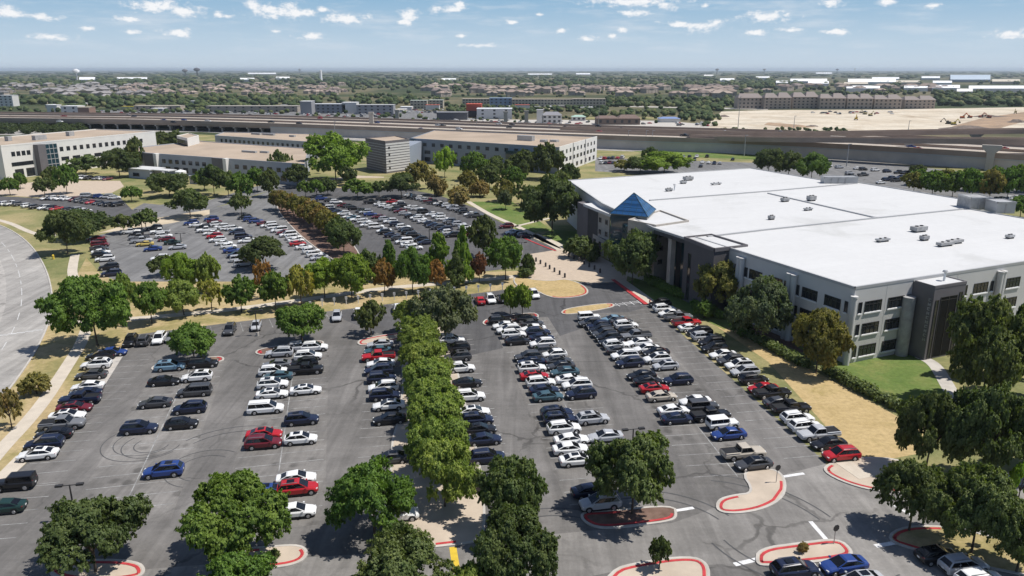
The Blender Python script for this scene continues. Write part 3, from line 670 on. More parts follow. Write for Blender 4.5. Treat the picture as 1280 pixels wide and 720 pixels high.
# B4 stair tower
q=[(-73,384),(-60.2,366),(-50.5,379),(-60,398)]
b4=block('stair_tower','grey banded stair tower beside the blue grey office block',q,15,M['dark_wall'],M['roof_tan'])
for i in range(11):
    mb=MB(); z=.8+i*1.25
    wall_strip(mb,offset_line([q[1],q[2]],-.02),.16,z,z+.85); mb.build('cladding_band',M['facade'],b4)  # broad pale bands: sunlight on this side is put into the colour
    mb=MB(); wall_strip(mb,offset_line([q[0],q[1]],-.02),.12,z,z+.3); mb.build('cladding_band',M['unit'],b4)  # thin dim bands keep the other side dark, shade painted in
f=Frame(q[1],np.array(q[2])-np.array(q[1]))
for k in range(4): window(b4,f,1.8,2.6,2+k*3.2,2.9+k*3.2,0,False,None,-.12)
mb=MB(); mb.prism([(-60,397.5),(-50.8,379.5),(-48,409),(-54.2,413.5)],0,11.5); mb.build('link_block',M['facade_shaded'],b4)
# B5 blue grey block, its front's shade carried in the stucco colour
q=[(-54.5,414),(22.3,364.5),(46.5,424),(-47,471)]
b5=block('office_building','three storey office block with shaded blue grey front and sunlit white end wall',q,12.4,M['facade_shaded'],M['roof_tan'],.3)
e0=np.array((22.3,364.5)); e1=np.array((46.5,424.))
mb=MB(); n_=np.array((e1-e0)[::-1])*np.array((1,-1)); n_=n_/np.linalg.norm(n_); mb.prism([tuple(e0+n_*.25),tuple(e1+n_*.25),tuple(e1-n_*.1),tuple(e0-n_*.1)],0,12.9); mb.build('end_wall',M['facade_white'],b5)  # paler stucco puts the sun on this end into the colour
f=Frame(q[0],np.array(q[1])-np.array(q[0])); L=math.dist(q[0],q[1])
brow(b5,f,7,L-4,14,2.0,8.9,10.6,2); brow(b5,f,7,L-4,9,3.6,5,6.7,3); brow(b5,f,7,L-4,9,3.6,1,3.2,3)
mb=MB(); mb.prism([f.pt(0,-1.2)[:2],f.pt(3.4,-1.2)[:2],f.pt(3.4,.4)[:2],f.pt(0,.4)[:2]],0,12.2); mb.build('glass_stair',M['glass_teal'],b5)
mb=MB(); mb.prism([f.pt(63,-3)[:2],f.pt(77,-3)[:2],f.pt(77,.4)[:2],f.pt(63,.4)[:2]],0,9.8); mb.build('glass_bay',M['glass_teal'],b5)
fe=Frame(tuple(e0+n_*.25),e1-e0); brow(b5,fe,2,62,10,1.7,8.9,10.7,2); brow(b5,fe,2,62,10,3.0,5,6.8,2); brow(b5,fe,2,62,8,3.0,1,3,2)
for s in(21,42): 
    mb=MB(); c=fe.pt(s,-.15); mb.box((c[0],c[1],0),.3,.3,13,math.atan2(e1[1]-e0[1],e1[0]-e0[0])); mb.build('downpipe',M['trim'],b5)
for s,d,w,h in((58,24,9,2.6),(70,22,3,1.2),(74,26,4,1)):
    c=f.pt(s,d); mb=MB(); mb.box((c[0],c[1],12.42),w,3,h,math.atan2(-49,77)); mb.build('rooftop_box',M['galv'],b5)
# small service shed, tank, canopy among the trees
t=thing('equipment_shed','pale flat roofed equipment shed among trees before the tan roofed block','shed',(*P(184,222)[:2],0),R(-25))
mb=MB(); mb.box((0,0,0),14,8,4.2); mb.build('wall',M['facade_blue'],t)
mb=MB(); mb.box((0,0,4.2),15,9,.35); mb.build('roof',M['roof_white'],t)
mb=MB(); mb.box((-2,-4.05,1),4,.1,1.6); mb.build('window',M['glass'],t)
t=thing('canopy','white flat canopy on posts beside the equipment shed','canopy',(*P(207,224)[:2],0),R(-25))
mb=MB(); mb.box((0,0,4),10,5,.4); mb.build('roof',M['roof_white'],t)
for a in(-4.5,4.5):
    for b in(-2,2): mb=MB(); mb.box((a,b,0),.25,.25,4); mb.build('post',M['dark_metal'],t)
t=thing('storage_tank','squat white round storage tank beside the white canopy','tank',(*P(227,225)[:2],0))
mb=MB(); mb.tube((0,0,0),(0,0,4),2.4,2.4,20); mb.build('shell',M['trim_w'],t,False)
mb=MB(); mb.tube((0,0,4),(0,0,4.7),2.4,.3,20); mb.build('dome',M['trim_w'],t,False)
t=thing('wall','short tan masonry screen wall between oaks before the low office block','wall',(*P(244,230)[:2],0),R(-25)); mb=MB(); mb.box((0,0,0),6,.4,3.4); mb.build('panel',M['beige'],t); mb=MB(); mb.box((0,0,3.4),6.2,.6,.2); mb.build('coping',M['trim_w'],t)
# ------------------------------------------------------------------ highway
ZD=7.0
near=smooth_open([P(x,y,ZD) for x,y in[(-500,143),(-160,147.5),(0,149.5),(160,151),(320,155.5),(480,161.5),(640,168),(800,173.5),(960,178.5),(1120,187),(1280,197),(1500,214)]],2)
mb=MB(); A=near; B=offset_line(near,88)
for i in range(len(A)-1): mb.quad((*A[i][:2],ZD),(*A[i+1][:2],ZD),(*B[i+1][:2],ZD),(*B[i][:2],ZD))
hw=struct(mb.build('highway',M['deck']))
mb=MB()
for off,wd in((28,2.5),(60.5,4)): ribbon(mb,offset_line(near,off),wd,ZD+.02)
mb.build('shoulder',M['retain'],hw)
mb=MB(); ribbon(mb,offset_line(near,75),26,ZD+.01); mb.build('far_lanes',M['deck_far'],hw)
mb=MB(); ribbon(mb,offset_line(near,60),4,ZD+.045); mb.build('dark_median_strip',M['dark_wall'],hw)  # flat dark strip laid on the deck, no opening cut
mb=MB()
for off in(5,10,15,20,35,41,47,53,66,70,74,78,82): ribbon(mb,offset_line(near,off),.22,ZD+.03)
mb.build('lane_markings',M['white_paint'],hw)
for off,nm in((.3,'near'),(28.3,'mid'),(60.3,'mid'),(87.5,'far')):
    mb=MB(); wall_strip(mb,offset_line(near,off),.6,ZD-1.2 if off in(.3,87.5) else ZD,ZD+1.5); mb.build('parapet',M['girder'],hw)
HWL={o_:offset_line(near,o_) for o_ in(7.5,17.5,38,50,68,76)}
cut=[i for i,p in enumerate(near) if Q(*p)[0]>318]
t=thing('retaining_wall','long grey concrete retaining wall under the near edge of the highway','retaining wall')
mb=MB(); wall_strip(mb,offset_line(near[cut[0]:],.9),.8,0,ZD-.4); mb.build('panel',M['retain'],t)
mb=MB(); wall_strip(mb,offset_line(near[cut[0]:],.35),.5,ZD-1.9,ZD-1.25); mb.build('ledge',M['trim'],t)
t=thing('bridge_girder','long brown bridge girder under the left stretch of the highway','bridge girder')
mb=MB()
for off in(1.2,22,44,65,86): wall_strip(mb,offset_line(near[:cut[0]+1],off),.9,ZD-2.6,ZD-.02)
mb.build('beam',M['girder'],t)
acc=0; k=0
for i in range(cut[0]):
    a,b=near[i],near[i+1]; l=math.dist(a[:2],b[:2]); s=0
    while acc+l-s>0 and s<l:
        need=13-acc
        if s+need>l: acc+=l-s; break
        s+=need; acc=0; r=s/l
        c=(a[0]+(b[0]-a[0])*r,a[1]+(b[1]-a[1])*r); an=math.atan2(b[1]-a[1],b[0]-a[0])
        if -60<Q(*c,3)[0]<330:
            p=thing('bridge_pier','concrete bridge pier in the line under the left stretch of highway','bridge pier',(*c,0),an,'piers under the left highway')
            mb=MB()
            for yy in(3,20,36,52,68,84): mb.tube((0,yy,0),(0,yy,3.4),.8,.8,8)
            mb.build('column',M['pier'],p); mb=MB(); mb.box((0,43.5,3.4),1.5,85,1.0); mb.build('cap_beam',M['pier'],p)
# flyover ramps on the right
def ramp(name,label,pts,w,z,mat,zs=None):
    q=smooth_open([P(x,y,zz) for x,y,zz in pts],2)
    A=q; B=offset_line(q,w); t=thing(name,label,'flyover ramp'); mb=MB()
    for i in range(len(A)-1): mb.quad(A[i],A[i+1],(*B[i+1][:2],A[i+1][2]),(*B[i][:2],A[i][2]))
    mb.build('deck',M['deck'],t); mb=MB()
    for X in(A,offset_line(q,w-.2)):
        for i in range(len(X)-1):
            a,b=X[i],X[i+1]; mb.quad((*a[:2],a[2]-1.7),(*b[:2],b[2]-1.7),(*b[:2],b[2]+.95),(*a[:2],a[2]+.95))
            a2,b2=[(p[0],p[1]+.35,p[2]) for p in(a,b)]; mb.quad((*a2[:2],a2[2]-1.7),(*b2[:2],b2[2]-1.7),(*b2[:2],b2[2]+.95),(*a2[:2],a2[2]+.95)); mb.quad((*a[:2],a[2]+.95),(*b[:2],b[2]+.95),(*b2[:2],b2[2]+.95),(*a2[:2],a2[2]+.95))
    mb.build('girder',mat,t)
    mb=MB()
    for i in range(len(A)-1): mb.quad((*A[i][:2],A[i][2]-1.6),(*B[i][:2],A[i][2]-1.6),(*B[i+1][:2],A[i+1][2]-1.6),(*A[i+1][:2],A[i+1][2]-1.6))
    mb.build('soffit',mat,t); return q
r1=ramp('flyover_ramp','near brown concrete flyover ramp curving over the highway at the right',[(860,172,8.0),(960,174,10),(1060,174.5,12),(1160,175.5,13.5),(1235,176,14),(1330,176.5,14),(1500,178,14)],10,14,M['girder'])
r2=ramp('flyover_ramp','farther brown flyover ramp running before the pale construction site',[(700,160.5,8),(860,165.5,8.5),(960,168,9),(1060,167,11),(1160,165.2,12.5),(1280,163.5,13.5),(1450,162,14)],10,13,M['girder'])
def pier(x,y,h,label):
    c=P(x,y); t=thing('flyover_pier',label,'pier',(c[0],c[1],0),R(-30))
    mb=MB(); mb.box((0,0,0),3.4,2.4,h-1.8); mb.build('column',M['pier'],t)
    mb=MB(); 
    v=[(-1.7,-1.25,h-4),(1.7,-1.25,h-4),(1.7,1.25,h-4),(-1.7,1.25,h-4),(-4.2,-1.3,h-1.4),(4.2,-1.3,h-1.4),(4.2,1.3,h-1.4),(-4.2,1.3,h-1.4),(-4.2,-1.3,h),(4.2,-1.3,h),(4.2,1.3,h),(-4.2,1.3,h)]
    for a in((0,1,5,4),(1,2,6,5),(2,3,7,6),(3,0,4,7),(4,5,9,8),(5,6,10,9),(6,7,11,10),(7,4,8,11),(8,9,10,11)): mb.poly([v[k] for k in a])
    mb.build('hammerhead_cap',M['pier'],t)
pier(1235,213,12.4,'tall hammerhead pier nearest the right edge under the near ramp')
pier(1134,199,11.6,'middle hammerhead pier under the near brown ramp'); pier(1045,192,10.2,'leftmost short hammerhead pier under the near brown ramp')
pier(1217,188,11.4,'hammerhead pier under the farther brown ramp')
for x,y,yt,lab in((465,166,140,'tall free standing concrete pylon behind the grey stair tower'),(497,158,137,'shorter concrete pylon right of the tall pylon by the highway'),(632,158,139,'slim concrete pylon before the white shopping store'),(658,158,138,'concrete pylon right of the slim one beyond the highway')):
    c=P(x,y); h=height_at(c[0],c[1],yt); t=thing('pylon',lab,'pylon',(c[0],c[1],0)); mb=MB(); mb.box((0,0,0),3.2,2.5,h-1.5); mb.build('shaft',M['pier'],t); mb=MB(); mb.box((0,0,h-1.5),4.2,3,1.5); mb.build('cap',M['pier'],t)
# construction site
def siteband(name,pts,mat,z): return sheet(name,pts,mat,z)
siteband('construction_site',[(880,163),(890,150),(902,139.5),(960,137.5),(1100,137),(1280,134),(1600,130),(1700,172),(1280,165),(1100,164),(960,163)],M['sand2'],.02)
siteband('haul_road',[(1190,158),(1230,147),(1280,140),(1500,137),(1500,150),(1280,152),(1240,163)],M['dirt'],.03)
siteband('graded_strip',[(960,153),(1000,156),(1020,159),(990,160),(955,156)],M['dirt'],.03)
for x,y,w,h,lab in((1208,161,62,2.6,'wide grey brown spoil heap at the construction site'),(1271,153,24,3,'spoil heap at the right edge of the construction site'),(1015,158,18,1.2,'long low spoil heap in the middle of the construction site'),(1235,146,40,2,'orange brown spoil heap behind the diggers'),(905,146,14,2,'small grassy spoil heap left of the construction site')):
    c=P(x,y); wm=w*Q(c[0],c[1],0)[2]/F; mb=MB(); rn=random.Random(x); 
    N=14; ring=[[] for _ in range(4)]
    for j,(rr,zz) in enumerate(((1,0),(.75,.45),(.4,.85),(.12,1))):
        for k in range(N): a=2*math.pi*k/N; q=rn.uniform(.8,1.15); ring[j].append((c[0]+math.cos(a)*rr*q*wm/2,c[1]+math.sin(a)*rr*q*wm/3,zz*h*rn.uniform(.8,1.1)))
    for j in range(3):
        for k in range(N): mb.quad(ring[j][k],ring[j][(k+1)%N],ring[j+1][(k+1)%N],ring[j+1][k])
    mb.poly(ring[3]); o=mb.build('spoil_heap',M['spoil'],None,True); tag(o,lab,'spoil heap')
def digger(x,y,col,lab,rz):
    c=P(x,y); t=thing('excavator',lab,'excavator',(c[0],c[1],.03),rz,'diggers on the construction site')
    mb=MB(); mb.box((0,-1.1,0),4,.6,.9); mb.box((0,1.1,0),4,.6,.9); mb.build('track',M['plastic'],t)
    mb=MB(); mb.box((-.4,0,1),3.4,2.6,1.3); o=mb.build('body',M['objpaint'],t); o.color=(*col,1)
    mb=MB(); mb.box((.7,-.6,1.1),1.4,1.2,1.9); mb.build('cab',M['carglass'],t)
    mb=MB(); mb.tube((1,.5,1.6),(4,.5,5.2),.35,.3,6); mb.tube((4,.5,5.2),(6.4,.5,2.6),.28,.22,6); o=mb.build('boom',M['objpaint'],t); o.color=(*col,1)
    mb=MB(); mb.box((6.4,.5,1.4),1,1.2,1.2); mb.build('bucket',M['dark_metal'],t)
for a in((1070,150,(.45,.3,.04),'yellow digger left of centre on the construction site',1),(1081,143,(.4,.35,.2),'pale digger at the back of the construction site',2),(1088,145,(.35,.3,.15),'pale digger right of the rearmost one',.4),(1185,155,(.06,.06,.05),'dark digger standing beside the grey spoil heap',2.2),(1192,156,(.4,.33,.05),'small yellow digger right of the dark one',.2),(1203,148,(.5,.14,.05),'orange digger leading the line of machines',0),(1212,147.5,(.4,.12,.06),'rust red digger second in the line of machines',3),(1226,147,(.35,.12,.08),'brown digger third in the line of machines',.3),(1236,147.5,(.3,.1,.06),'dark red digger last in the line of machines',2.9),(1269,142,(.3,.25,.1),'tan digger at the right edge of the site',1)): digger(*a)
# ------------------------------------------------------------------ far buildings
def farb(x0,x1,yt,yb,wall,roof,label,cat='building',name='building',dep=18,win=0,gable=False,band=None):
    a=np.array(P(x0,yb)[:2]); b=np.array(P(x1,yb)[:2]); f=Frame(a,b-a); L=np.linalg.norm(b-a); m=(a+b)/2
    h=max(2.5,height_at(m[0],m[1],yt)); t=thing(name,label,cat); q=[f.pt(0,0)[:2],f.pt(L,0)[:2],f.pt(L,dep)[:2],f.pt(0,dep)[:2]]
    if gable:
        hw=h*.72; mb=MB(); mb.prism(q,0,hw,0,False); w=mb.build('wall',M['objpaint'],t)
        mb=MB(); n=max(1,int(L/16)); 
        for k in range(n):
            s0,s1=L*k/n-.6,L*(k+1)/n+.6; e=[f.pt(s0,-.8,hw),f.pt(s1,-.8,hw),f.pt(s1,dep+.8,hw),f.pt(s0,dep+.8,hw)]; r0=f.pt(s0+4,dep/2,h+(k%2)*.8); r1=f.pt(s1-4,dep/2,h+(k%2)*.8)
            mb.poly([e[0],e[1],r1,r0]); mb.poly([e[2],e[3],r0,r1]); mb.poly([e[1],e[2],r1]); mb.poly([e[3],e[0],r0])
        r=mb.build('roof',M['objpaint'],t)
    else:
        hw=h; mb=MB(); mb.prism(q,0,h-.3,0,False); w=mb.build('wall',M['objpaint'],t)
        mb=MB(); mb.prism([f.pt(-.3,-.3)[:2],f.pt(L+.3,-.3)[:2],f.pt(L+.3,dep)[:2],f.pt(-.3,dep)[:2]],h-.3,h); r=mb.build('roof',M['objpaint'],t)
    w.color=(*wall,1); r.color=(*roof,1)
    if win:
        fl=max(1,int(hw/3.4)); n=max(2,min(24,int(L/win)))
        for z in range(fl):
            for k in range(n):
                s=L*(k+.5)/n; mb=MB(); z0=hw*(z+.3)/fl; mb.prism([f.pt(s-1.1,.1)[:2],f.pt(s+1.1,.1)[:2],f.pt(s+1.1,-.15)[:2],f.pt(s-1.1,-.15)[:2]],z0,z0+hw/fl*.45,0,True,True); mb.build('window',M['house_dark'],t)
    if band: 
        mb=MB(); mb.prism([f.pt(L*band[0],.1)[:2],f.pt(L*band[1],.1)[:2],f.pt(L*band[1],-.5)[:2],f.pt(L*band[0],-.5)[:2]],h*band[2],h*band[3],0,True,True); o=mb.build('fascia',M['objpaint'],t); o.color=(*band[4],1)
    return t
W=(.62,.60,.57); WR=(.72,.72,.72); TAN=(.40,.34,.27); GR=(.28,.28,.29); DG=(.10,.10,.11); BR=(.18,.135,.11); TR=(.46,.41,.33)
for a in [
 (0,17,119,133,W,WR,'white three storey block at the far left edge beyond the highway','building','building',14,5),
 (77,98,132.5,143,W,WR,'white and grey shop block behind the left highway','shop','building',16,7),
 (98,112,134,143,(.25,.16,.12),TR,'brown brick shop wing right of the white shop block','shop','building',14,0),
 (59,72,131,140,W,WR,'small white house roof left of the white shop block','house','building',10,0),
 (168,226,132,138.5,TAN,TR,'long low tan shop row behind the left highway','shop','building',14,8),
 (152,168,133,137,(.55,.5,.3),(.55,.42,.03),'small yellow roofed canopy building behind the left highway','shop','building',8,0),
 (258,372,132.5,140,(.34,.30,.25),(.36,.33,.29),'very long low tan shop row left of the modern grey block','shop','building',18,9),
 (376,390,126.5,143,GR,WR,'square grey tower end of the modern shop block','building','building',16,0),
 (389,432,130,142,(.2,.22,.25),(.5,.52,.54),'modern grey glass block beyond the highway','building','building',18,5),
 (428,446,128,142,W,WR,'white corner block between the modern grey block and the shops','building','building',16,0),
 (446,492,131,143,(.3,.3,.31),(.45,.45,.45),'grey shop row with pale roof left of the tall pylon','shop','building',16,6),
 (513,534,125.5,136,TR,(.42,.46,.40),'beige hotel wing with greenish roof, left half','hotel','building',16,4),
 (536,554,125,135.5,TR,(.42,.46,.40),'beige hotel wing with greenish roof, right half','hotel','building',16,4),
 (532,549,131,138,W,(.5,.12,.08),'small red topped shop before the beige hotel','shop','building',10,0),
 (546,584,140.5,150,DG,(.2,.2,.21),'dark grey low warehouse behind the highway','building','building',20,0),
 (583,602,130,147,(.5,.10,.06),(.5,.10,.06),'red and charcoal box store behind the highway','store','building',18,0,False,(0,1,0,.5,(.05,.04,.05))),
 (596,640,136,149,(.55,.55,.56),(.6,.62,.64),'pale big box store with long white roof','store','building',24,9),
 (578,612,123.5,134,TR,TAN,'long beige apartment block, left section','apartments','building',16,4),
 (612,640,122.5,134,(.22,.3,.42),(.25,.35,.5),'blue fronted section of the long apartment block','apartments','building',16,5),
 (640,676,124,134.5,TR,TAN,'long beige apartment block, section right of the blue one','apartments','building',16,4),
 (676,716,124,134.5,(.48,.43,.33),TAN,'long cream apartment block, middle right section','apartments','building',16,4),
 (716,757,123.5,134.5,TR,TAN,'long beige apartment block, rightmost section','apartments','building',16,4),
 (644,662,131,138,W,(.5,.1,.07),'small white shop with a red roof before the apartments','shop','building',10,0),
 (671,679,137,154,W,WR,'white slim tower at the end of the arcaded shop','building','building',5,0),
 (678,702,140,154,W,(.24,.24,.26),'white arcaded shop with a grey roof by the highway','shop','building',12,4,True),
 (715,732,144,151,W,(.35,.5,.42),'small white shop with a pale green roof','shop','building',9,4,True),
 (746,800,145,156,BR,(.17,.12,.10),'brown roofed restaurant by the far side of the highway','restaurant','building',18,6,True),
 (825,850,146.5,153,W,(.18,.25,.45),'white service building under a blue roof','service station','building',14,0,True),
 (884,890,139,143,W,WR,'small white site cabin by the construction site','cabin','building',5,0)]: farb(*a)
rq=random.Random(31)
for k in range(30):
    x=rq.choice((rq.uniform(-10,370),rq.uniform(370,760))); yb=rq.uniform(128,140) if x<370 else rq.uniform(134,141.5); wd=rq.uniform(7,18); c=rq.choice((W,TR,W,TAN,GR)); farb(x,x+wd,yb-rq.uniform(2.6,4.2),yb,c,rq.choice((WR,WR,TR,(.3,.3,.3))),'small pale flat roofed shop, one of many scattered beyond the highway','shop','building',16,0)['group']='scattered shops beyond the highway'
n=0
for (x0,x1,yt,yb,dp) in[(922,952,117,136,18),(955,988,116.5,136.5,18),(990,1022,115.5,136,18),(1024,1056,117.5,136.5,18),(1058,1090,118,136.5,18),(1092,1126,119,136.5,18),(1130,1168,120.5,136,18)]:
    farb(x0,x1,yt,yb,(.37,.31,.26),(.235,.20,.185),['','','',''][0]+('brown gabled apartment block, number of seven facing the construction site').replace('number of seven',['leftmost','second from left','third from left','middle','third from right','second from right','rightmost'][n]),'apartments','building',dp,5,True); n+=1
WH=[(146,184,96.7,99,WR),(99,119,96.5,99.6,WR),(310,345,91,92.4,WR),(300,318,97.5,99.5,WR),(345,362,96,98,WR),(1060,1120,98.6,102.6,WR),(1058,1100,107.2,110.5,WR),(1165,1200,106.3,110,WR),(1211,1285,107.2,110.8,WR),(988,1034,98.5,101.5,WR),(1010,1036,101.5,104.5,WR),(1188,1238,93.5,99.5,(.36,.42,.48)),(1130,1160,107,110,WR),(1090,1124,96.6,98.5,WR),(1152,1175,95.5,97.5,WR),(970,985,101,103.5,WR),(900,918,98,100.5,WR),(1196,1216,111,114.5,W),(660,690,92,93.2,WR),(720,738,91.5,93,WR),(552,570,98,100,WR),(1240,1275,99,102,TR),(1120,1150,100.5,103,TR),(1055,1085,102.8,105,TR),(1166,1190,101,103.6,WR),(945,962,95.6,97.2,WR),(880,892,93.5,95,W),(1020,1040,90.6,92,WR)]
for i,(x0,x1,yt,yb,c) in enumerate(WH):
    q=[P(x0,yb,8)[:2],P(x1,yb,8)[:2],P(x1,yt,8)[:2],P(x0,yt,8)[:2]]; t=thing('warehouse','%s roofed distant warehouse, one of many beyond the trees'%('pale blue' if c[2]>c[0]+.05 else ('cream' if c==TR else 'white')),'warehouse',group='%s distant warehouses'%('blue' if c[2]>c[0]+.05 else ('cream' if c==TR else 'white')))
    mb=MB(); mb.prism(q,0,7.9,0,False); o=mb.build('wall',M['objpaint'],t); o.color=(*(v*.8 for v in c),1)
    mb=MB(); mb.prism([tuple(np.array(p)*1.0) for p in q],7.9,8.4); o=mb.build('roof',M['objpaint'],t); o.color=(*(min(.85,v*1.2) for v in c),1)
# houses and apartment roofs of the suburbs
hm={}
for k,(a,b,h,g) in enumerate(((15,11,3.4,3.2),(22,12,6,3.4),(34,14,8.5,3.6))):
    mb=MB(); mb.prism([(-a/2,-b/2),(a/2,-b/2),(a/2,b/2),(-a/2,b/2)],0,h,1,False)
    e=[(-a/2-.6,-b/2-.6,h),(a/2+.6,-b/2-.6,h),(a/2+.6,b/2+.6,h),(-a/2-.6,b/2+.6,h)]; r0=(-a/2+b*.35,0,h+g); r1=(a/2-b*.35,0,h+g)
    mb.poly([e[0],e[1],r1,r0],0); mb.poly([e[2],e[3],r0,r1],0); mb.poly([e[1],e[2],r1],0); mb.poly([e[3],e[0],r0],0)
    c=a*.18; mb.poly([(-c,-b/2-1.2,h),(c,-b/2-1.2,h),(0,-b/2-1.2,h+g*.75)],1); mb.poly([(-c-.3,-b/2-1.3,h-.2),(0,-b/2-1.3,h+g*.8),(0,0,h+g*.8),(-c-.3,0,h-.2)],0); mb.poly([(0,-b/2-1.3,h+g*.8),(c+.3,-b/2-1.3,h-.2),(c+.3,0,h-.2),(0,0,h+g*.8)],0)
    for s in(-.32,.0,.32): 
        for z in range(max(1,int(h/2.9))): mb.box((s*a,-b/2-.03,z*2.9+.9),1.6,.1,1.4,0,2)
    hm[k]=mb.mesh('house',[M['house_roof'],M['house_wall'],M['house_dark']])
rh=random.Random(11)
def houses(n,x0,x1,y0,y1,kinds,cols,label,group):
    for i in range(n):
        x=rh.uniform(x0,x1); t_=rh.random(); c=P(x,1/(1/ y0*(1-t_)+t_/y1)); k=rh.choice(kinds)
        o=link('house',hm[k]); o.location=(c[0],c[1],0); o.rotation_euler=(0,0,rh.choice((0,.3,-.3,1.5,.8))+rh.uniform(-.1,.1)); s=rh.uniform(.9,1.15); o.scale=(s,s,s)
        v=rh.uniform(.75,1.2); b=rh.choice(cols); o.color=(b[0]*v,b[1]*v,b[2]*v,1); tag(o,label,'house',group)
GY=[(.25,.24,.24),(.29,.275,.27),(.21,.2,.2)]; BN=[(.27,.215,.185),(.32,.26,.22),(.22,.18,.165)]
houses(75,0,190,107,123,(0,1,2),GY,'small grey roofed suburban house far off to the left','grey roofed houses far left')
houses(85,150,430,106.5,119,(0,1,1),BN,'small brown roofed suburban house left of the white tower','brown roofed houses')
houses(80,530,870,109,121,(1,2,2),BN,'brown roofed apartment house beyond the long beige apartment block','brown roofed apartments')
houses(26,865,930,111,123,(2,2),BN,'brown roofed apartment house left of the gabled blocks','apartments by the gabled blocks')
houses(30,930,1180,109,116,(1,2),BN,'brown roofed apartment house behind the gabled blocks','apartments behind the gabled blocks')
# towers on the skyline
def wtower(x,yb,yt,col,label,kind='bulb'):
    c=P(x,yb); h=height_at(c[0],c[1],yt); t=thing('water_tower',label,'water tower',(c[0],c[1],0)); u=h
    mb=MB()
    if kind=='column': 
        mb.tube((0,0,0),(0,0,h),h*.13,h*.12,14); o=mb.build('column',M['objpaint'],t); o.color=(*col,1); mb=MB(); mb.tube((0,0,h),(0,0,h*1.03),h*.125,h*.03,14); o=mb.build('cap',M['objpaint'],t); o.color=(*col,1); return
    mb.tube((0,0,0),(0,0,h*.62),h*.07,h*.055,10); o=mb.build('stem',M['objpaint'],t); o.color=(*(v*.6 for v in col),1)
    mb=MB(); pr=[(.62,.06),(.7,.26),(.8,.33),(.9,.28),(.97,.14),(1,.02)]
    for (a,ra),(b,rb) in zip(pr[:-1],pr[1:]): mb.tube((0,0,h*a),(0,0,h*b),h*ra,h*rb,16)
    o=mb.build('tank',M['objpaint'],t,True); o.color=(*col,1)
wtower(96.5,100,86,(.8,.8,.8),'white bulb water tower at the left on the skyline')
wtower(232,97,86,(.2,.2,.22),'left of the pair of dark water towers on the skyline'); wtower(247,97,84.5,(.12,.12,.14),'right and darker of the pair of water towers on the skyline')
wtower(401.5,101,88,(.85,.85,.85),'white slim column tower in front of the skyline','column')
wtower(1046,92,82.5,(.06,.07,.09),'dark bulb water tower beside the thin mast on the skyline'); wtower(896,93,84.5,(.2,.2,.22),'grey distant water tower on the skyline above the brown ramp'); wtower(955,92.5,85,(.35,.35,.36),'pale stubby water tower on the middle right skyline'); wtower(375,92,86,(.3,.3,.32),'tiny grey water tower left of the white column tower')
c=P(1068,93); h=height_at(c[0],c[1],76.5); t=thing('mast','thin lattice radio mast on the right skyline','mast',(c[0],c[1],0)); mb=MB(); mb.tube((0,0,0),(0,0,h),2.2,1.2,5); mb.build('shaft',M['pier'],t); mb=MB(); mb.tube((0,0,h*.86),(0,0,h),6,6,8); mb.build('antenna',M['pier'],t)
# woods beyond the highway: countless crowns, one mass
def ico(n):
    import bmesh
    bm=bmesh.new(); bmesh.ops.create_icosphere(bm,subdivisions=n,radius=1); v=np.array([x.co[:] for x in bm.verts]); f=np.array([[x.index for x in y.verts] for y in bm.faces]); bm.free(); return v,f
IV,IF=ico(2)
rv=np.random.default_rng(5)
def blob_mesh(items,name,mat):
    V_=[];F_=[];o=0
    for (x,y,r,h) in items:
        nz=1+rv.normal(0,.16,len(IV)); v=IV*nz[:,None]*np.array((r,r,h*.55)); v[:,2]+=h*.5; v[:,:2]+=(x,y); V_.append(v); F_.append(IF+o); o+=len(IV)
    V_=np.concatenate(V_); F_=np.concatenate(F_)
    me=bpy.data.meshes.new(name); me.vertices.add(len(V_)); me.vertices.foreach_set('co',V_.ravel()); me.loops.add(F_.size); me.loops.foreach_set('vertex_index',F_.ravel()); me.polygons.add(len(F_)); me.polygons.foreach_set('loop_start',np.arange(0,F_.size,3)); me.polygons.foreach_set('loop_total',np.full(len(F_),3)); me.materials.append(mat); me.update(); me.validate()
    o=link(name,me); o['kind']='stuff'; return o
items=[]
def woods(n,x0,x1,y0,y1,r=(3.5,6.5),pw=1.0,hmul=1.3):
    for _ in range(n):
        x=rv.uniform(x0,x1); y=y0+(y1-y0)*rv.random()**pw; 
        if any(a-3<x<b+3 and t_-1.2<y<u_+1.6 for a,b,t_,u_,_c in WH): continue
        c=P(x,y); rr=rv.uniform(*r)*max(1,(c[1]/1500)**.8); items.append((c[0],c[1],rr,min(11,rr*hmul*rv.uniform(.9,1.3))))
woods(420,-40,1320,88.6,92.5,(6,12)); woods(700,-40,1320,92,98,(5,9)); woods(620,150,1000,97,107,(4,7)); woods(260,-30,220,98,108,(4,7)); woods(320,430,980,104,112,(4,6.5))
woods(150,-40,1320,98,118,(3.5,5.5))
woods(330,-40,520,121,131,(3.5,6)); woods(200,60,380,124,136,(3,5)); woods(120,0,480,107,121,(2.5,3.6)); woods(110,540,900,110,122,(2.5,3.6))
woods(200,756,930,123,134,(3,5)); woods(230,1170,1320,118,133,(3.5,6)); woods(70,850,900,134,139,(2.5,4.5)); woods(70,560,760,135,142,(2.2,3.6)); woods(110,1000,1250,112,119,(3,5)); woods(140,900,1320,103,113,(3,5))
woods(60,480,560,122,134,(2.5,4)); woods(14,880,896,142,160,(2,3.2))
woods(70,-20,370,137,143,(2.2,3.4)); woods(70,370,900,136,150,(1.8,3)); woods(260,-600,-40,90,140,(4,7)); woods(260,1320,1900,90,135,(4,7)); woods(40,850,886,140,152,(2.5,4)); woods(90,560,760,134,140,(2.2,3.6)); woods(60,730,890,140,147,(2.4,3.8))
blob_mesh(items,'far_woods',M['wood'])
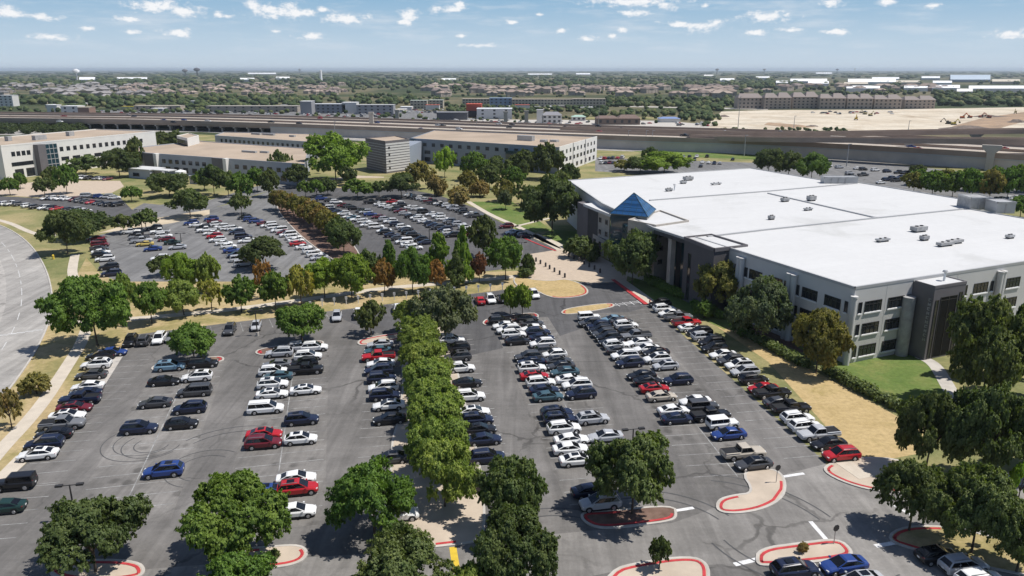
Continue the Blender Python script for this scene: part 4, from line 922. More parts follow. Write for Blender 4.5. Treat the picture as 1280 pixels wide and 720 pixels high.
items=[]; woods(170,-60,105,153,168,(2.2,4.2)); woods(30,100,170,154,160,(2.4,4)); SCRUB=items
items=[]; woods(60,900,1060,162,166,(1,1.8)); woods(40,380,860,147,154,(1.2,2)); blob_mesh(items,'roadside_scrub',M['wood'])
# ------------------------------------------------------------------ cars
PM=[M['paint'],M['carglass'],M['plastic'],M['tyre'],M['rim'],M['lamp'],M['tail']]
def loft(mb,sec,mi=0,capa=True,capb=True):
    n=len(sec[0]); b=len(mb.v)
    for s in sec: mb.v+=s
    for i in range(len(sec)-1):
        for k in range(n-1): mb.f.append((b+i*n+k,b+(i+1)*n+k,b+(i+1)*n+k+1,b+i*n+k+1)); mb.m.append(mi)
        mb.f.append((b+i*n+n-1,b+(i+1)*n+n-1,b+(i+1)*n,b+i*n)); mb.m.append(mi)
    if capa: mb.f.append(tuple(b+k for k in range(n))); mb.m.append(mi)
    if capb: mb.f.append(tuple(b+(len(sec)-1)*n+k for k in range(n))[::-1]); mb.m.append(mi)
def section(x,w,zb,zt,cr=.04,sh=.16):
    return [(x,-w*.86,zb),(x,-w,zb+.18),(x,-w,zt-sh),(x,-w*.9,zt-.03),(x,-w*.5,zt+cr),(x,w*.5,zt+cr),(x,w*.9,zt-.03),(x,w,zt-sh),(x,w,zb+.18),(x,w*.86,zb)]
SPEC={
 'sedan':dict(L=4.75,W=.91,st=[(-.5,.80,.42,.82),(-.475,.88,.28,.98),(-.36,.97,.22,1.02),(-.1,1,.2,.97),(.16,1,.2,.96),(.24,.99,.22,.93),(.40,.95,.24,.80),(.475,.84,.28,.68),(.5,.72,.36,.56)],
   cab=(-.42,.255,-.215,.045,.93,1.45,.72),wr=.33,ax=(-.30,.32)),
 'SUV':dict(L=4.7,W=.95,st=[(-.5,.86,.45,1.0),(-.485,.93,.32,1.10),(-.40,.98,.25,1.12),(-.1,1,.24,1.08),(.17,1,.24,1.08),(.24,.99,.25,1.03),(.40,.96,.27,.92),(.475,.87,.32,.78),(.5,.74,.42,.64)],
   cab=(-.488,.262,-.385,.045,1.02,1.69,.73),wr=.37,ax=(-.29,.33)),
 'hatchback':dict(L=4.3,W=.89,st=[(-.5,.84,.42,.92),(-.48,.92,.3,1.03),(-.38,.98,.22,1.04),(-.1,1,.2,1.0),(.17,1,.2,.99),(.24,.99,.22,.96),(.40,.94,.24,.84),(.475,.84,.28,.72),(.5,.72,.36,.58)],
   cab=(-.485,.265,-.31,.05,.95,1.53,.72),wr=.33,ax=(-.31,.33)),
 'boxy SUV':dict(L=4.4,W=.92,st=[(-.5,.93,.5,1.12),(-.49,.96,.45,1.15),(-.35,1,.42,1.15),(-.1,1,.38,1.15),(.17,1,.38,1.15),(.24,.9,.4,1.14),(.42,.84,.42,1.08),(.47,.8,.45,1.04),(.5,.76,.5,.95)],
   cab=(-.49,.19,-.475,.13,1.13,1.84,.88),wr=.42,ax=(-.30,.34)),
 'minivan':dict(L=5.1,W=.98,st=[(-.5,.88,.42,.98),(-.49,.94,.3,1.04),(-.40,.99,.22,1.05),(-.1,1,.2,1.03),(.22,1,.2,1.02),(.30,.99,.22,.99),(.42,.95,.24,.88),(.48,.86,.28,.74),(.5,.74,.36,.6)],
   cab=(-.49,.31,-.45,.12,1.0,1.74,.80),wr=.36,ax=(-.29,.33)),
 'pickup':dict(L=5.7,W=.99,st=[(-.5,.93,.55,1.08),(-.49,.98,.5,1.12),(-.30,1,.4,1.12),(-.1,1,.38,1.12),(.12,1,.38,1.12),(.22,1,.38,1.12),(.42,.97,.4,1.06),(.485,.9,.44,.98),(.5,.84,.5,.86)],
   cab=(-.13,.22,-.105,.11,1.1,1.82,.80),wr=.42,ax=(-.31,.33))}
def car_parts(kind):
    S=SPEC[kind]; L,W=S['L'],S['W']; parts=[]
    b=MB(); loft(b,[section(x*L,w*W,zb,zt) for x,w,zb,zt in S['st']])
    xr,xf,rr,rf,zb,zt,tw=S['cab']; xr,xf,rr,rf=[v*L for v in(xr,xf,rr,rf)]; wb=W*.95; wt=W*tw
    def cs(t,wi=0): return None
    lo=[(xr,-wb*.93,zb),(xf,-wb*.9,zb),(xf,wb*.9,zb),(xr,wb*.93,zb)]; zr_=zt-(.13 if kind in('SUV','hatchback','sedan') else .05); hi=[(rr,-wt*.95,zr_),(rf,-wt,zt-.05),(rf,wt,zt-.05),(rr,wt*.95,zr_)]
    mid_lo=[(xr*.5+xf*.5,-wb,zb)]
    # cabin shell: faces a tiny bit inside the glass, roof panel domed
    for i in range(4):
        j=(i+1)%4; b.quad(lo[i],lo[j],hi[j],hi[i])
    rt=[(rr+.12,-wt*.78,zr_+.05),(rf-.15,-wt*.8,zt+.02),(rf-.15,wt*.8,zt+.02),(rr+.12,wt*.78,zr_+.05)]
    for i in range(4): j=(i+1)%4; b.quad(hi[i],hi[j],rt[j],rt[i])
    b.poly(rt)
    # dark wheel arches
    ax=[a*L for a in S['ax']]; wr=S['wr']
    if kind=='pickup':
        x0,x1=-.485*L,-.14*L; wi=W*.82; b.quad((x0,-wi,1.165),(x1,-wi,1.165),(x1,wi,1.165),(x0,wi,1.165),2)
        for (p,q) in(((x0,-wi),(x1,-wi)),((x1,wi),(x0,wi)),((x0,wi),(x0,-wi))): b.quad((*p,1.16),(*q,1.16),(*q,1.24),(*p,1.24),0)
        for s in(-1,1): b.quad((x0,s*wi,1.24),(x1,s*wi,1.24),(x1,s*W*.97,1.2),(x0,s*W*.97,1.2),0)
    for a in ax:
        for s in(-1,1):
            n=10; y=s*(W+.004); pts=[(a+math.cos(math.pi*k/n)*(wr+.07),y,wr+math.sin(math.pi*k/n)*(wr+.07)) for k in range(n+1)]
            pts=[(a+wr+.07,y,.26)]+pts+[(a-wr-.07,y,.26)]; b.poly(pts if s<0 else pts[::-1],2)
    # sills and bumpers
    for s in(-1,1): b.quad((ax[0]+.4,s*(W+.003),.2),(ax[1]-.4,s*(W+.003),.2),(ax[1]-.4,s*(W+.003),.4),(ax[0]+.4,s*(W+.003),.4),2)
    b.box((L*.485,0,.34),.16,W*1.1,.16,0,2); b.box((-L*.487,0,.42),.14,W*1.3,.2,0,2)
    for s in(-1,1): b.box((xf-.25,s*(W+.08),zb+.02),.18,.2,.14,0,0)
    if kind in('SUV','minivan'):
        for s in(-1,1): b.box(((rr+rf)/2,s*wt*.82,zt+.0),(rf-rr)*.85,.05,.06,0,4)
    b.box((-L*.5-.01,0,.62 if kind!='pickup' else .6),.04,.34,.16,0,5)
    parts.append(('body',b,0))
    def lerp(p,q,t): return tuple(p[i]+(q[i]-p[i])*t for i in range(3))
    def panel(mb,A,B,C,D,u0,u1,v0,v1,out):
        """A-B lower edge, D-C upper edge"""
        g=lambda u,v: lerp(lerp(A,B,u),lerp(D,C,u),v)
        q=[g(u0,v0),g(u1,v0),g(u1,v1),g(u0,v1)]; q=[(p[0]+out[0],p[1]+out[1],p[2]+out[2]) for p in q]; mb.poly(q,1)
    m=MB(); panel(m,lo[1],lo[2],hi[2],hi[1],.05,.95,.04,.96,(.02,0,.015)); parts.append(('windscreen',m,1))
    m=MB(); panel(m,lo[3],lo[0],hi[0],hi[3],.08,.92,.12,.94,(-.02,0,.015)); parts.append(('rear_window',m,1))
    sp=[(.04,.485),(.50,.95)] if kind not in('SUV','minivan','boxy SUV') else [(.03,.33),(.342,.64),(.652,.955)]
    for s in(0,1):
        m=MB()
        for (u0,u1) in sp:
            if s==0: panel(m,lo[0],lo[1],hi[1],hi[0],u0,u1,.14,.93,(0,-.018,.008))
            else: panel(m,lo[2],lo[3],hi[3],hi[2],1-u1,1-u0,.14,.93,(0,.018,.008))
        parts.append(('side_window',m,1))
    for a in ax:
        for s in(-1,1):
            m=MB(); m.tube((a,s*(W-.2),wr),(a,s*(W+.015),wr),wr,wr,14,3); m.tube((a,s*(W+.0),wr),(a,s*(W+.03),wr),wr*.62,wr*.55,10,4); parts.append(('wheel',m,2))
    st=S['st']; zf=st[-2][3]; zr=st[0][3]
    for s in(-1,1):
        m=MB(); y0=s*W*.5; y1=s*W*.84; x=L*.478; q=[(x+.035,y0,zf-.02),(x-.07,y1,zf),(x-.06,y1,zf-.14),(x+.05,y0,zf-.15)]
        m.prism([(x-.12,y0),(x+.055,y0),(x-.0,y1),(x-.14,y1)],zf-.13,zf+.02,5,True,True); parts.append(('headlight',m,1))
    for s in(-1,1):
        m=MB(); y0=s*W*.55; y1=s*W*.87; x=-L*.492; m.prism([(x-.02,y0),(x+.1,y0),(x+.14,y1),(x+.04,y1)],zr-.12,zr+.06,6,True,True); parts.append(('tail_light',m,1))
    return parts
CARM={}
for k in SPEC:
    ps=car_parts(k); CARM[k]=[(n,m.mesh(n,PM)) for n,m,_ in ps]
    allm=MB()
    for n,m,_ in ps:
        b=len(allm.v); allm.v+=m.v; allm.f+=[tuple(i+b for i in f) for f in m.f]; allm.m+=m.m
    CARM[k+'*']=allm.mesh('car',PM)
    mb=MB(); S=SPEC[k]; c=S['cab']; L=S['L']; mb.poly([((c[2]*.5+c[3]*.5)*L-.35,-.36,c[5]+.028),((c[2]*.5+c[3]*.5)*L+.5,-.36,c[5]+.028),((c[2]*.5+c[3]*.5)*L+.5,.36,c[5]+.028),((c[2]*.5+c[3]*.5)*L-.35,.36,c[5]+.028)],0); CARM[k+'^']=mb.mesh('sunroof',[M['carglass']])
CC={'w':('white',(.74,.74,.73)),'k':('black',(.011,.011,.013)),'g':('dark grey',(.055,.057,.062)),'s':('silver',(.42,.43,.45)),'n':('navy blue',(.012,.018,.045)),'b':('blue',(.02,.05,.20)),'r':('red',(.40,.014,.02)),'m':('maroon',(.13,.012,.02)),'t':('teal grey',(.05,.10,.125)),'y':('beige',(.46,.41,.34)),'l':('light blue',(.16,.27,.36)),'d':('dark green',(.012,.035,.03)),'h':('grey',(.16,.165,.175)),'o':('yellow',(.55,.42,.12))}
TT={'s':'sedan','u':'SUV','h':'hatchback','j':'boxy SUV','v':'minivan','p':'pickup'}
ORD='first second third fourth fifth sixth seventh eighth ninth tenth eleventh twelfth thirteenth fourteenth fifteenth sixteenth seventeenth eighteenth nineteenth twentieth'.split()
ORD+=['twenty-'+o for o in ORD[:9]]+['thirtieth']+['thirty-'+o for o in ORD[:9]]
ALLCARS=[]
def cars(rowname,rot,txt,group,start='far',flip=None,hill=0):
    """txt: 'x,y,ct' entries from the far end; c colour code, t type code"""
    rr=random.Random(len(rowname)*7+int(rot)); L=[e.split(',') for e in txt.split()]
    for i,e in enumerate(L):
        x,y=float(e[0]),float(e[1]); c,t=e[2][0],e[2][1]
        q=P(x,y,.8 if len(e[2])<3 else .8); f=(rr.random()<.5) if flip is None else flip
        if len(e[2])>2: f=e[2][2]=='<'
        ALLCARS.append(dict(x=q[0],y=q[1],rot=R(rot)+(math.pi if f else 0)+R(rr.uniform(-1.5,1.5)),c=c,t=TT[t],lab='%s %s, %s from %s end of the %s'%(CC[c][0],TT[t],ORD[i],start,rowname),group=group,size=950/Q(*q)[2],i=rr.random()))

cars("office sidewalk row",11,"825,379,ku 830.5,385,wu 837.6,390.5,ws 847.7,395.5,hp> 858,402.7,rp> 863,408.8,ws 875,413.8,ku 880,420,su 889.4,427,ku 893,434,ku 903.5,442,ws 913.7,449.5,gu 924,455.5,wu 931,463.7,su 942,473,ku> 954,484,rs 965,490,kp> 974,501.5,gs 988.6,509,kp 997,521.5,wu> 1007,531.5,wu> 1023,541.5,sp< 1036,553,ks 1051.6,567,ru<","cars along the office sidewalk")
cars("office double row, right file",11,"766,398,ls< 777,400.5,gs 782.6,405.5,wu> 788,413.6,ku 795,419,hp< 799,427,ws 808,434.5,ws< 820,439,ks 821,447.6,wu< 832,456,sh< 847.5,474,nu 869,500,ws< 879,507.5,ju> 888,518,kp 903,529,wj> 911,541,bs< 929,565,yp> 942,578,gs<".replace("ju>","gj>"),"cars of the double row nearest the office")
cars("office double row, left file",11,"736,396,wj> 738,403,gu 748,406.5,nu 751,411.5,ku 755,416,gu 760,421,ku 764,426,ks 770.5,430.5,wu 774,436.5,gs 780.6,443.5,wu 787,452.6,nu 802,468,ks 810,475,ks 818,484,rs> 827,494,ys> 842,511.5,ws> 847,521.5,ns>","cars of the double row nearest the office")
cars("middle double row, right file",11,"658,397,ks 665,403,gs 667,409.5,ws 672.6,414.5,nu 677,421,ns 678,428.5,wu< 684.7,437.5,gu 693,441.5,wh< 698,449.5,gs 701,456,gs 706,463.6,ts 713,473,ws 721,480,wu< 726,491,nu< 741,522,su> 757,544,ss<","cars of the middle double row")
cars("middle double row, left file",11,"625,400,ku 631,406,ws< 636,411.5,wu 642,417,wu> 647,425,ks> 660,445,gu 664,451,ns 665,459,wu> 668,468.5,rs> 676,477,wu> 680,486,ns> 685,494,ts> 696,515,nu> 700,523,nu> 705,534,wu> 714,548,ws> 713,559.5,ws> 722,573,ws> 739,612,ns> 750,627,su<","cars of the middle double row")
cars("row right of the tree island",11,"565,424,wu 571,434,ku 572,445,gu 576,459,wu> 584,477,ks> 587,494,wu> 592,513,ws> 596,523.5,nu 599,535,ks 605,547.5,ns> 609,570,nu> 602,605,ku","cars either side of the tree island")
cars("row left of the tree island",11,"475,429,ss 472,437,ts 473,445,rp< 476,453,ws 473,462,nu 477,472,nu 479,483,wu< 481,493,nu 486,505,ws< 487,522,ks< 488,571,gs< 497,641,wu","cars either side of the tree island")
cars("right file behind the twin trunk oak",11,"376,433,su 393,433,wu> 385,444,wu 380,453,ku 382,461,kp 382,486,ws> 377,523,nu> 376,547,wh> 370,596,ws> 372,609,ru> 368,637,ws>","cars of the second double row from the left")
cars("left file behind the twin trunk oak",11,"349,440,su 346,454,hs 342,463,wu 347,469,ts 341,479,wu> 340,491,ws> 332,509,wv> 330,541,rs> 329,552,mu> 329,613,bs","cars of the second double row from the left")
cars("sparse leftmost double row",11,"212.5,457,lu 254,453,ku 205,475,ks> 246,470,wu< 243,488,gv< 194,502,gs< 237,509,nu< 227,528,kh> 174,534,nu> 204,587,bu<","cars of the sparse leftmost double row")
cars("row beside the left footpath",11,"140,439,bs 126,443,ks 120,454.5,wu 114,467,gs 109.5,481.5,ws< 106,490,ns 100,498,np 93,508,ms 84,518,ws 78,529,hp> 67,541,ks 55,553,nu 47,566,ws< 19,603,kj< 3,632,ds<","cars beside the left footpath")
cars("row facing the dry verge",101,"163,425,ku 180.5,424,gu 199,422,wu 215,419.5,hs 287,411,gu 320,406,sh 421,394.5,su 449,391,wp 497,384.5,wu 600,374.5,rs 613,373,wu 626,372,ks","cars nosed in to the grass verge","left")
cars("orange grass peninsula",101,"667.5,367,wu","cars nosed in to the grass verge","left")
cars("bottom right corner lot",11,"994,710,nu> 1055,704,bs< 1076,724,ss 1172,692,kh 1205,705,su 1226,723,wu","cars of the bottom right lot","left")

def autorow(rowname,rot,pts,group,types='sssuuuuhhpv',cols='wwwwwwkkkkggssshhnnbrm',given={}):
    rr=random.Random(len(rowname)*13+len(pts))
    txt=' '.join('%s,%s,%s%s'%(x,y,*(given.get((x,y)) or (rr.choice(cols),rr.choice(types)))) for x,y in pts)
    cars(rowname,rot,txt,group)

autorow("far left lot edge row",22,[(120,297),(123,301),(125,305),(124,309.5),(126,314),(127,318),(131,323),(136,333),(139,341)],"cars of the far left lot",given={(131,323):'wu',(136,333):'ku',(139,341):'nu'})
autorow("yellow car row, left file",22,[(163,289),(170,292),(174,296),(177,300),(181,304),(191,310),(200,322)],"cars of the far left lot",given={(163,289):'wp',(181,304):'os',(191,310):'bs',(200,322):'wu'})
autorow("yellow car row, right file",22,[(193,284),(200,289),(205,294),(208,298),(216,302),(222,308)],"cars of the far left lot",given={(193,284):'gu',(200,289):'wp',(205,294):'wu',(208,298):'ms',(216,302):'ds',(222,308):'ss'})
autorow("long diagonal double row, left file",24,[(239,278),(246,280.5),(254,284),(258,287),(264,290.5),(268,294.5),(272,299),(280,303),(286,307),(290,312),(295,318),(300,323),(305,329)],"cars of the long diagonal double row",given={(239,278):'bu',(246,280.5):'ws',(272,299):'wu',(280,303):'ws',(290,312):'bs',(295,318):'nu'})
autorow("long diagonal double row, right file",24,[(264,273),(268,276),(272,280),(277,283),(284,285),(293,285),(296,289.5),(304,295),(308,300)],"cars of the long diagonal double row",given={(268,276):'ms',(277,283):'wu',(293,285):'wu'})
autorow("row under the olive median",26,[(306,271),(313,273.5),(320,275.5),(330,278.5),(336,281),(344,283.5),(349,287),(355,289.5),(360,292.5),(367,296),(370,299.5),(372,303.5),(380,308),(389,313),(394,317),(399,321)],"cars under the olive median trees",given={(313,273.5):'bu',(320,275.5):'bu',(330,278.5):'ms',(344,283.5):'wv',(355,289.5):'ms',(360,292.5):'wv',(367,296):'wu',(372,303.5):'rs',(380,308):'ws',(389,313):'wu',(399,321):'ss'})
autorow("dark lot left double row, left file",18,[(385,251),(393,253.5),(401,256.5),(409,259.5),(417,262.5),(423,264.5),(429,266.5),(437,270),(442,271.5),(448,274),(455,276.5),(459,280.5),(470,282.5),(480,287.5),(484,289.5),(490,293),(498,297),(505,301),(511,305),(518,309)],"cars of the first dark-lot double row",cols='wwwwwwwwkgsshnt')
autorow("dark lot left double row, right file",18,[(402,247.5),(413,249.5),(420,252),(429,256),(436,257),(442,259.5),(452,262.5),(457,264.5),(463,267),(473,270),(482,273.5),(488,276),(496,279.5),(504,283),(507,286),(511,289.5),(517,293),(526,298),(532,302)],"cars of the first dark-lot double row",given={(429,256):'ms',(463,267):'bs',(473,270):'ms',(496,279.5):'nu',(504,283):'wu'})
autorow("dark lot right double row, left file",16,[(464,252),(475,254.5),(481,256.5),(487,258.5),(494,260.5),(500,263),(506,266),(514,269.5),(521,271.5),(525,273.5),(531,276),(538,278.5),(542,281),(548,283.5),(556,286),(562,290),(566,293)],"cars of the second dark-lot double row",given={(464,252):'kp',(475,254.5):'ws',(500,263):'ms',(514,269.5):'ks',(521,271.5):'wu',(525,273.5):'wu',(531,276):'ws'})
autorow("dark lot right double row, right file",16,[(479,248.5),(490,251.5),(498,254),(504,256),(513,258.5),(521,260),(530,264),(540,267),(548,269.5),(553,273),(562,276),(568,277.5),(574,279.5),(582,283.5),(586,287.5),(591,292)],"cars of the second dark-lot double row",given={(490,251.5):'rs',(513,258.5):'ws',(521,260):'wu',(548,269.5):'wu',(582,283.5):'wu'})
autorow("dark lot row along the lawn",14,[(511,243.5),(516,244.5),(521,246.5),(527,247.5),(532,249),(538,251),(544,252.5),(549,253.5),(553,255),(560,256.5),(566,259),(571,260.5),(577,262.5),(582,264.5),(588,267),(595,269)],"cars along the green lawn",given={(560,256.5):'wu',(595,269):'gp',(544,252.5):'kp'})
autorow("short row before the pyramid",14,[(633,282),(641,289.5),(647,291.5),(656,293.5)],"cars before the pyramid entrance",given={(633,282):'mu',(641,289.5):'ws',(647,291.5):'ku',(656,293.5):'nu'})
autorow("left lawn row",60,[(2,254),(8,254),(16,254),(24,254.5),(35,256.5),(44,258),(55,259),(63,259.5),(70,260),(86,261),(94,262),(106,263)],"cars along the left lawn",given={(16,254):'wp',(35,256.5):'wu',(55,259):'wu',(70,260):'rs',(44,258):'ku'})
autorow("row before the tan forecourt",60,[(58,247),(63,247),(69,247),(76,247.5),(84,247.8),(93,249),(100,250),(107,251),(114,252),(122,253),(130,254),(137,255),(147,255)],"cars before the tan forecourt",given={(58,247):'ws',(69,247):'wu',(93,249):'mu',(147,255):'ku',(137,255):'ku'})
autorow("short row beside the tan forecourt",20,[(109,244),(117,244.5),(125,245),(133,245.5),(143,246.5)],"cars beside the tan forecourt")
autorow("row behind the tan forecourt",60,[(98,222),(106,222),(113,222),(121,222.5),(128,222.5),(134,223)],"cars behind the tan forecourt",given={(106,222):'wu',(128,222.5):'wu'})
autorow("front row beyond the white roof",70,[(752,203),(757,203),(762,203),(767,203),(772,202.5),(778,202),(784,202.5)],"cars beyond the white roof",given={(772,202.5):'ws',(778,202):'ws',(767,203):'ns'})
autorow("back row beyond the white roof",70,[(751,197.5),(756,197.5),(761,197),(766,197),(772,197),(778,196)],"cars beyond the white roof",given={(778,196):'wv',(772,197):'rs'})
autorow("middle lot beyond the white roof",70,[(822,194.5),(830,194),(838,194),(846,195),(854,196),(862,195.5),(871,195),(884,195),(878,202),(886,203),(893,203.5),(900,203.5),(876,207),(868,199)],"cars in the middle lot beyond the white roof",given={(830,194):'ws',(878,202):'ws',(886,203):'ws',(884,195):'ku'})
autorow("frontage road verge",70,[(833,184.5),(826,185.5),(916,198.5)],"cars by the frontage road",cols='kg')
autorow("frontage road row",20,[(1035,207),(1049,208.5),(1072,210),(1079,211),(1094,212),(1109,213.5),(1124,215),(1132,215.5),(1164,217.5),(1188,219.5)],"cars along the frontage road",given={(1072,210):'ws',(1079,211):'ku',(1094,212):'wu'})
autorow("lot just behind the white roof",20,[(1062,216),(1063,219.5),(1079,218),(1101,227.5),(1108,224),(1116,222),(1120,225),(1126,221)],"cars just behind the white roof",given={(1101,227.5):'ws',(1063,219.5):'gp',(1079,218):'gp',(1108,224):'nu',(1116,222):'nu',(1126,221):'nu'})
autorow("far right row under trees",20,[(1240,250),(1246,249.5),(1252,249),(1258,248),(1264,247.5),(1270,246.5),(1276,246)],"cars under the trees at the far right",given={(1270,246.5):'ws'})
rr=random.Random(77)
for (x,y,c,t,lab) in((75,152,'w','v','pale van driving on the left highway'),(217,152.8,'k','u','dark car driving on the left highway above the tan roof'),(339,152.5,'k','p','dark pickup driving on the highway left of the grey pylon'),(374,154.5,'k','u','dark car driving on the highway before the modern grey block'),(748,158,'k','u','dark car on the far highway lanes before the brown restaurant'),(776,161.5,'k','p','dark pickup on the far highway lanes right of the restaurant'),(856,169.5,'k','p','dark pickup in the near highway lanes before the construction site'),(548,157,'w','v','white van on the far highway lanes behind the office roof'),(640,155.5,'k','s','dark car on the far highway lanes before the arcaded shop'),(260,151.5,'w','v','white van driving on the left highway deck')):
    q=P(x,y,7.6); ALLCARS.append(dict(x=q[0],y=q[1],z=7.05,rot=R(-12 if x<500 else -25),c=c,t=TT[t],lab=lab,group='vehicles on the highway',size=5.0,i=0,far=1))
hv=[]
for off,n_,sd in((7.5,7,1),(17.5,7,1),(38,6,-1),(50,6,-1),(68,5,1),(76,5,-1)):
    for k_ in range(n_):
        ln_=HWL[off]; i_=int((k_+rr.uniform(.15,.85))/n_*(len(ln_)-1)); f_=rr.random(); a_,b_=ln_[i_],ln_[i_+1]
        c_=(a_[0]+(b_[0]-a_[0])*f_,a_[1]+(b_[1]-a_[1])*f_); qx=Q(c_[0],c_[1],7)[0]
        if 10<qx<1270: hv.append((qx,c_,math.atan2(b_[1]-a_[1],b_[0]-a_[0])+(math.pi if sd<0 else 0),rr.choice('wwkksgrnb'),rr.choice('ssuupv')))
hv.sort()
for i_,(qx,c_,an,cc_,tt_) in enumerate(hv):
    ALLCARS.append(dict(x=c_[0],y=c_[1],z=7.06,rot=an,c=cc_,t=TT[tt_],lab='%s %s driving on the highway deck, %s from left'%(CC[cc_][0],TT[tt_],ORD[i_]),group='vehicles on the highway',size=5.0,i=0))

ALLCARS.sort(key=lambda c:-c['size'])
protos={}
def place_car(c,detail):
    k=c['t']; col=(*CC[c['c']][1],1)
    o=bpy.data.objects.new('parked_car',None if detail else CARM[k+'*']); COL.objects.link(o)
    o.location=(c['x'],c['y'],c.get('z',.02)); o.rotation_euler=(0,0,c['rot']); tag(o,c['lab'],'car',c['group'])
    if not detail: o.color=col; return o
    for n,me in CARM[k]:
        ch=bpy.data.objects.new(n,me); ch.color=col; ch.parent=o; COL.objects.link(ch)
    if c['i']>.55 and k in('sedan','SUV','hatchback') : 
        ch=bpy.data.objects.new('sunroof',CARM[k+'^']); ch.parent=o; COL.objects.link(ch)
    return o
NEARN=122; NMAX=300
for i,c in enumerate(ALLCARS[:NMAX]): place_car(c,i<NEARN)
rest=ALLCARS[NMAX:]
rr=random.Random(99)
for (x0,x1,y0,y1,n) in((376,555,137,142,110),(70,368,137.8,141.5,70),(376,500,142.5,147,60),(500,640,149,154,40),(640,820,152,156,30),(80,360,141,144,50),(845,885,154,158,12),(1000,1120,140,143,24)):
    for k in range(n):
        q=P(rr.uniform(x0,x1),rr.uniform(y0,y1)); rest.append(dict(x=q[0],y=q[1],rot=rr.choice((0.2,1.8)),c=rr.choice('wwwkkgsrn'),t=rr.choice(('sedan','SUV'))))
# the remaining cars of the far lots: beyond the 300 nearest, one mass; one mesh whose faces keep each car's paint
if rest:
    cols=sorted(set(c['c'] for c in rest)); mats=[]
    for k in cols: mats.append(plain('far_car_paint_'+CC[k][0].replace(' ','_'),CC[k][1],.35,.5,.02,1,0,.6))
    nm=len(mats); mb=MB(); 
    for c in rest:
        me=CARM[c['t']+'*']; b=len(mb.v); ca,sa=math.cos(c['rot']),math.sin(c['rot']); z=c.get('z',.02)
        for v in me.vertices: x,y,zz=v.co; mb.v.append((c['x']+ca*x-sa*y,c['y']+sa*x+ca*y,zz+z))
        for p in me.polygons: mb.f.append(tuple(i+b for i in p.vertices)); mb.m.append(cols.index(c['c']) if p.material_index==0 else nm+p.material_index-1)
    o=mb.build('distant_parked_cars',mats+PM[1:]); o['kind']='stuff'
# ------------------------------------------------------------------ trees and hedges
def leaf_mesh(name,lobes,nl,size,seed,inner=.17,warp=0):
    """many separate leaf sprays scattered over the lobes of a crown"""
    g=np.random.default_rng(seed); pts=[];nor=[]
    tot=sum(l[3]*l[4] for l in lobes)
    for (cx,cy,cz,rx,rz) in lobes:
        n=int(nl*rx*rz/tot); c_=np.array((cx,cy,cz)); R_=np.array((rx,rx,rz))
        if not warp:
            d=g.normal(size=(n,3)); d/=np.linalg.norm(d,axis=1)[:,None]; r=1-np.abs(g.normal(0,inner,n)); r=np.where(g.random(n)<.14,r*1.3,r)
            pts.append(d*r[:,None]*R_+c_); nor.append(d); continue
        # twiggy sprays that point out of each bough, thinner at their tips
        m=max(4,n//46); d=g.normal(size=(m,3)); out=np.array((cx,cy,(cz-.5)*1.6)); d+=out/(np.linalg.norm(out)+.05)*.55+np.array((0,0,.15)); d/=np.linalg.norm(d,axis=1)[:,None]
        ln=g.uniform(.85,1.32,m); k=g.integers(0,m,n); u=g.random(n)**.55; r=.35+u*(ln[k]-.35)
        w_=.20*(1.15-u)[:,None]*g.normal(size=(n,3)); w_[:,2]-=.10*u**2
        pts.append((d[k]*r[:,None]+w_)*R_+c_); q_=d[k]+.35*w_/.2; nor.append(q_/np.linalg.norm(q_,axis=1)[:,None])
    pts=np.concatenate(pts); nor=np.concatenate(nor)
    if warp:
        th=np.arctan2(pts[:,1],pts[:,0]); ph=g.uniform(0,6.28,5); q=1+warp*(np.sin(2*th+ph[0])*.8+np.sin(3*th+ph[1])+.8*np.sin(5*th+ph[2]+pts[:,2]*5)); pts[:,:2]*=q[:,None]; pts[:,2]*=1+warp*.8*np.sin(2*th+ph[3])*np.hypot(pts[:,0],pts[:,1])+warp*.5*np.sin(pts[:,0]*5+ph[4])
    if warp:
        pts[:,:2]*=.92/np.percentile(np.hypot(pts[:,0],pts[:,1]),95); z9=np.percentile(pts[:,2],98.5); z1=np.percentile(pts[:,2],1); pts[:,2]=z1+(pts[:,2]-z1)*(.97-z1)/(z9-z1)
    k=pts[:,2]>.02; pts=pts[k]; nor=nor[k]; n=len(pts)
    up=nor*.9+g.normal(0,.42,(n,3))+np.array((0,0,.45)); up/=np.linalg.norm(up,axis=1)[:,None]
    t=np.cross(up,g.normal(size=(n,3))); t/=np.linalg.norm(t,axis=1)[:,None]+1e-9; b=np.cross(up,t)
    s=size*g.uniform(.6,1.35,n)[:,None]; a=s*g.uniform(.9,1.5,n)[:,None]; z=up*s*.22
    V_=np.stack([pts-t*a-z,pts-b*s+z,pts+t*a-z,pts+b*s+z],1).reshape(-1,3)
    F_=np.arange(n*4).reshape(n,4)
    me=bpy.data.meshes.new(name); me.vertices.add(n*4); me.vertices.foreach_set('co',V_.ravel()); me.loops.add(n*4); me.loops.foreach_set('vertex_index',F_.ravel()); me.polygons.add(n); me.polygons.foreach_set('loop_start',np.arange(0,n*4,4)); me.polygons.foreach_set('loop_total',np.full(n,4)); me.materials.append(M['leaf']); me.update(); return me
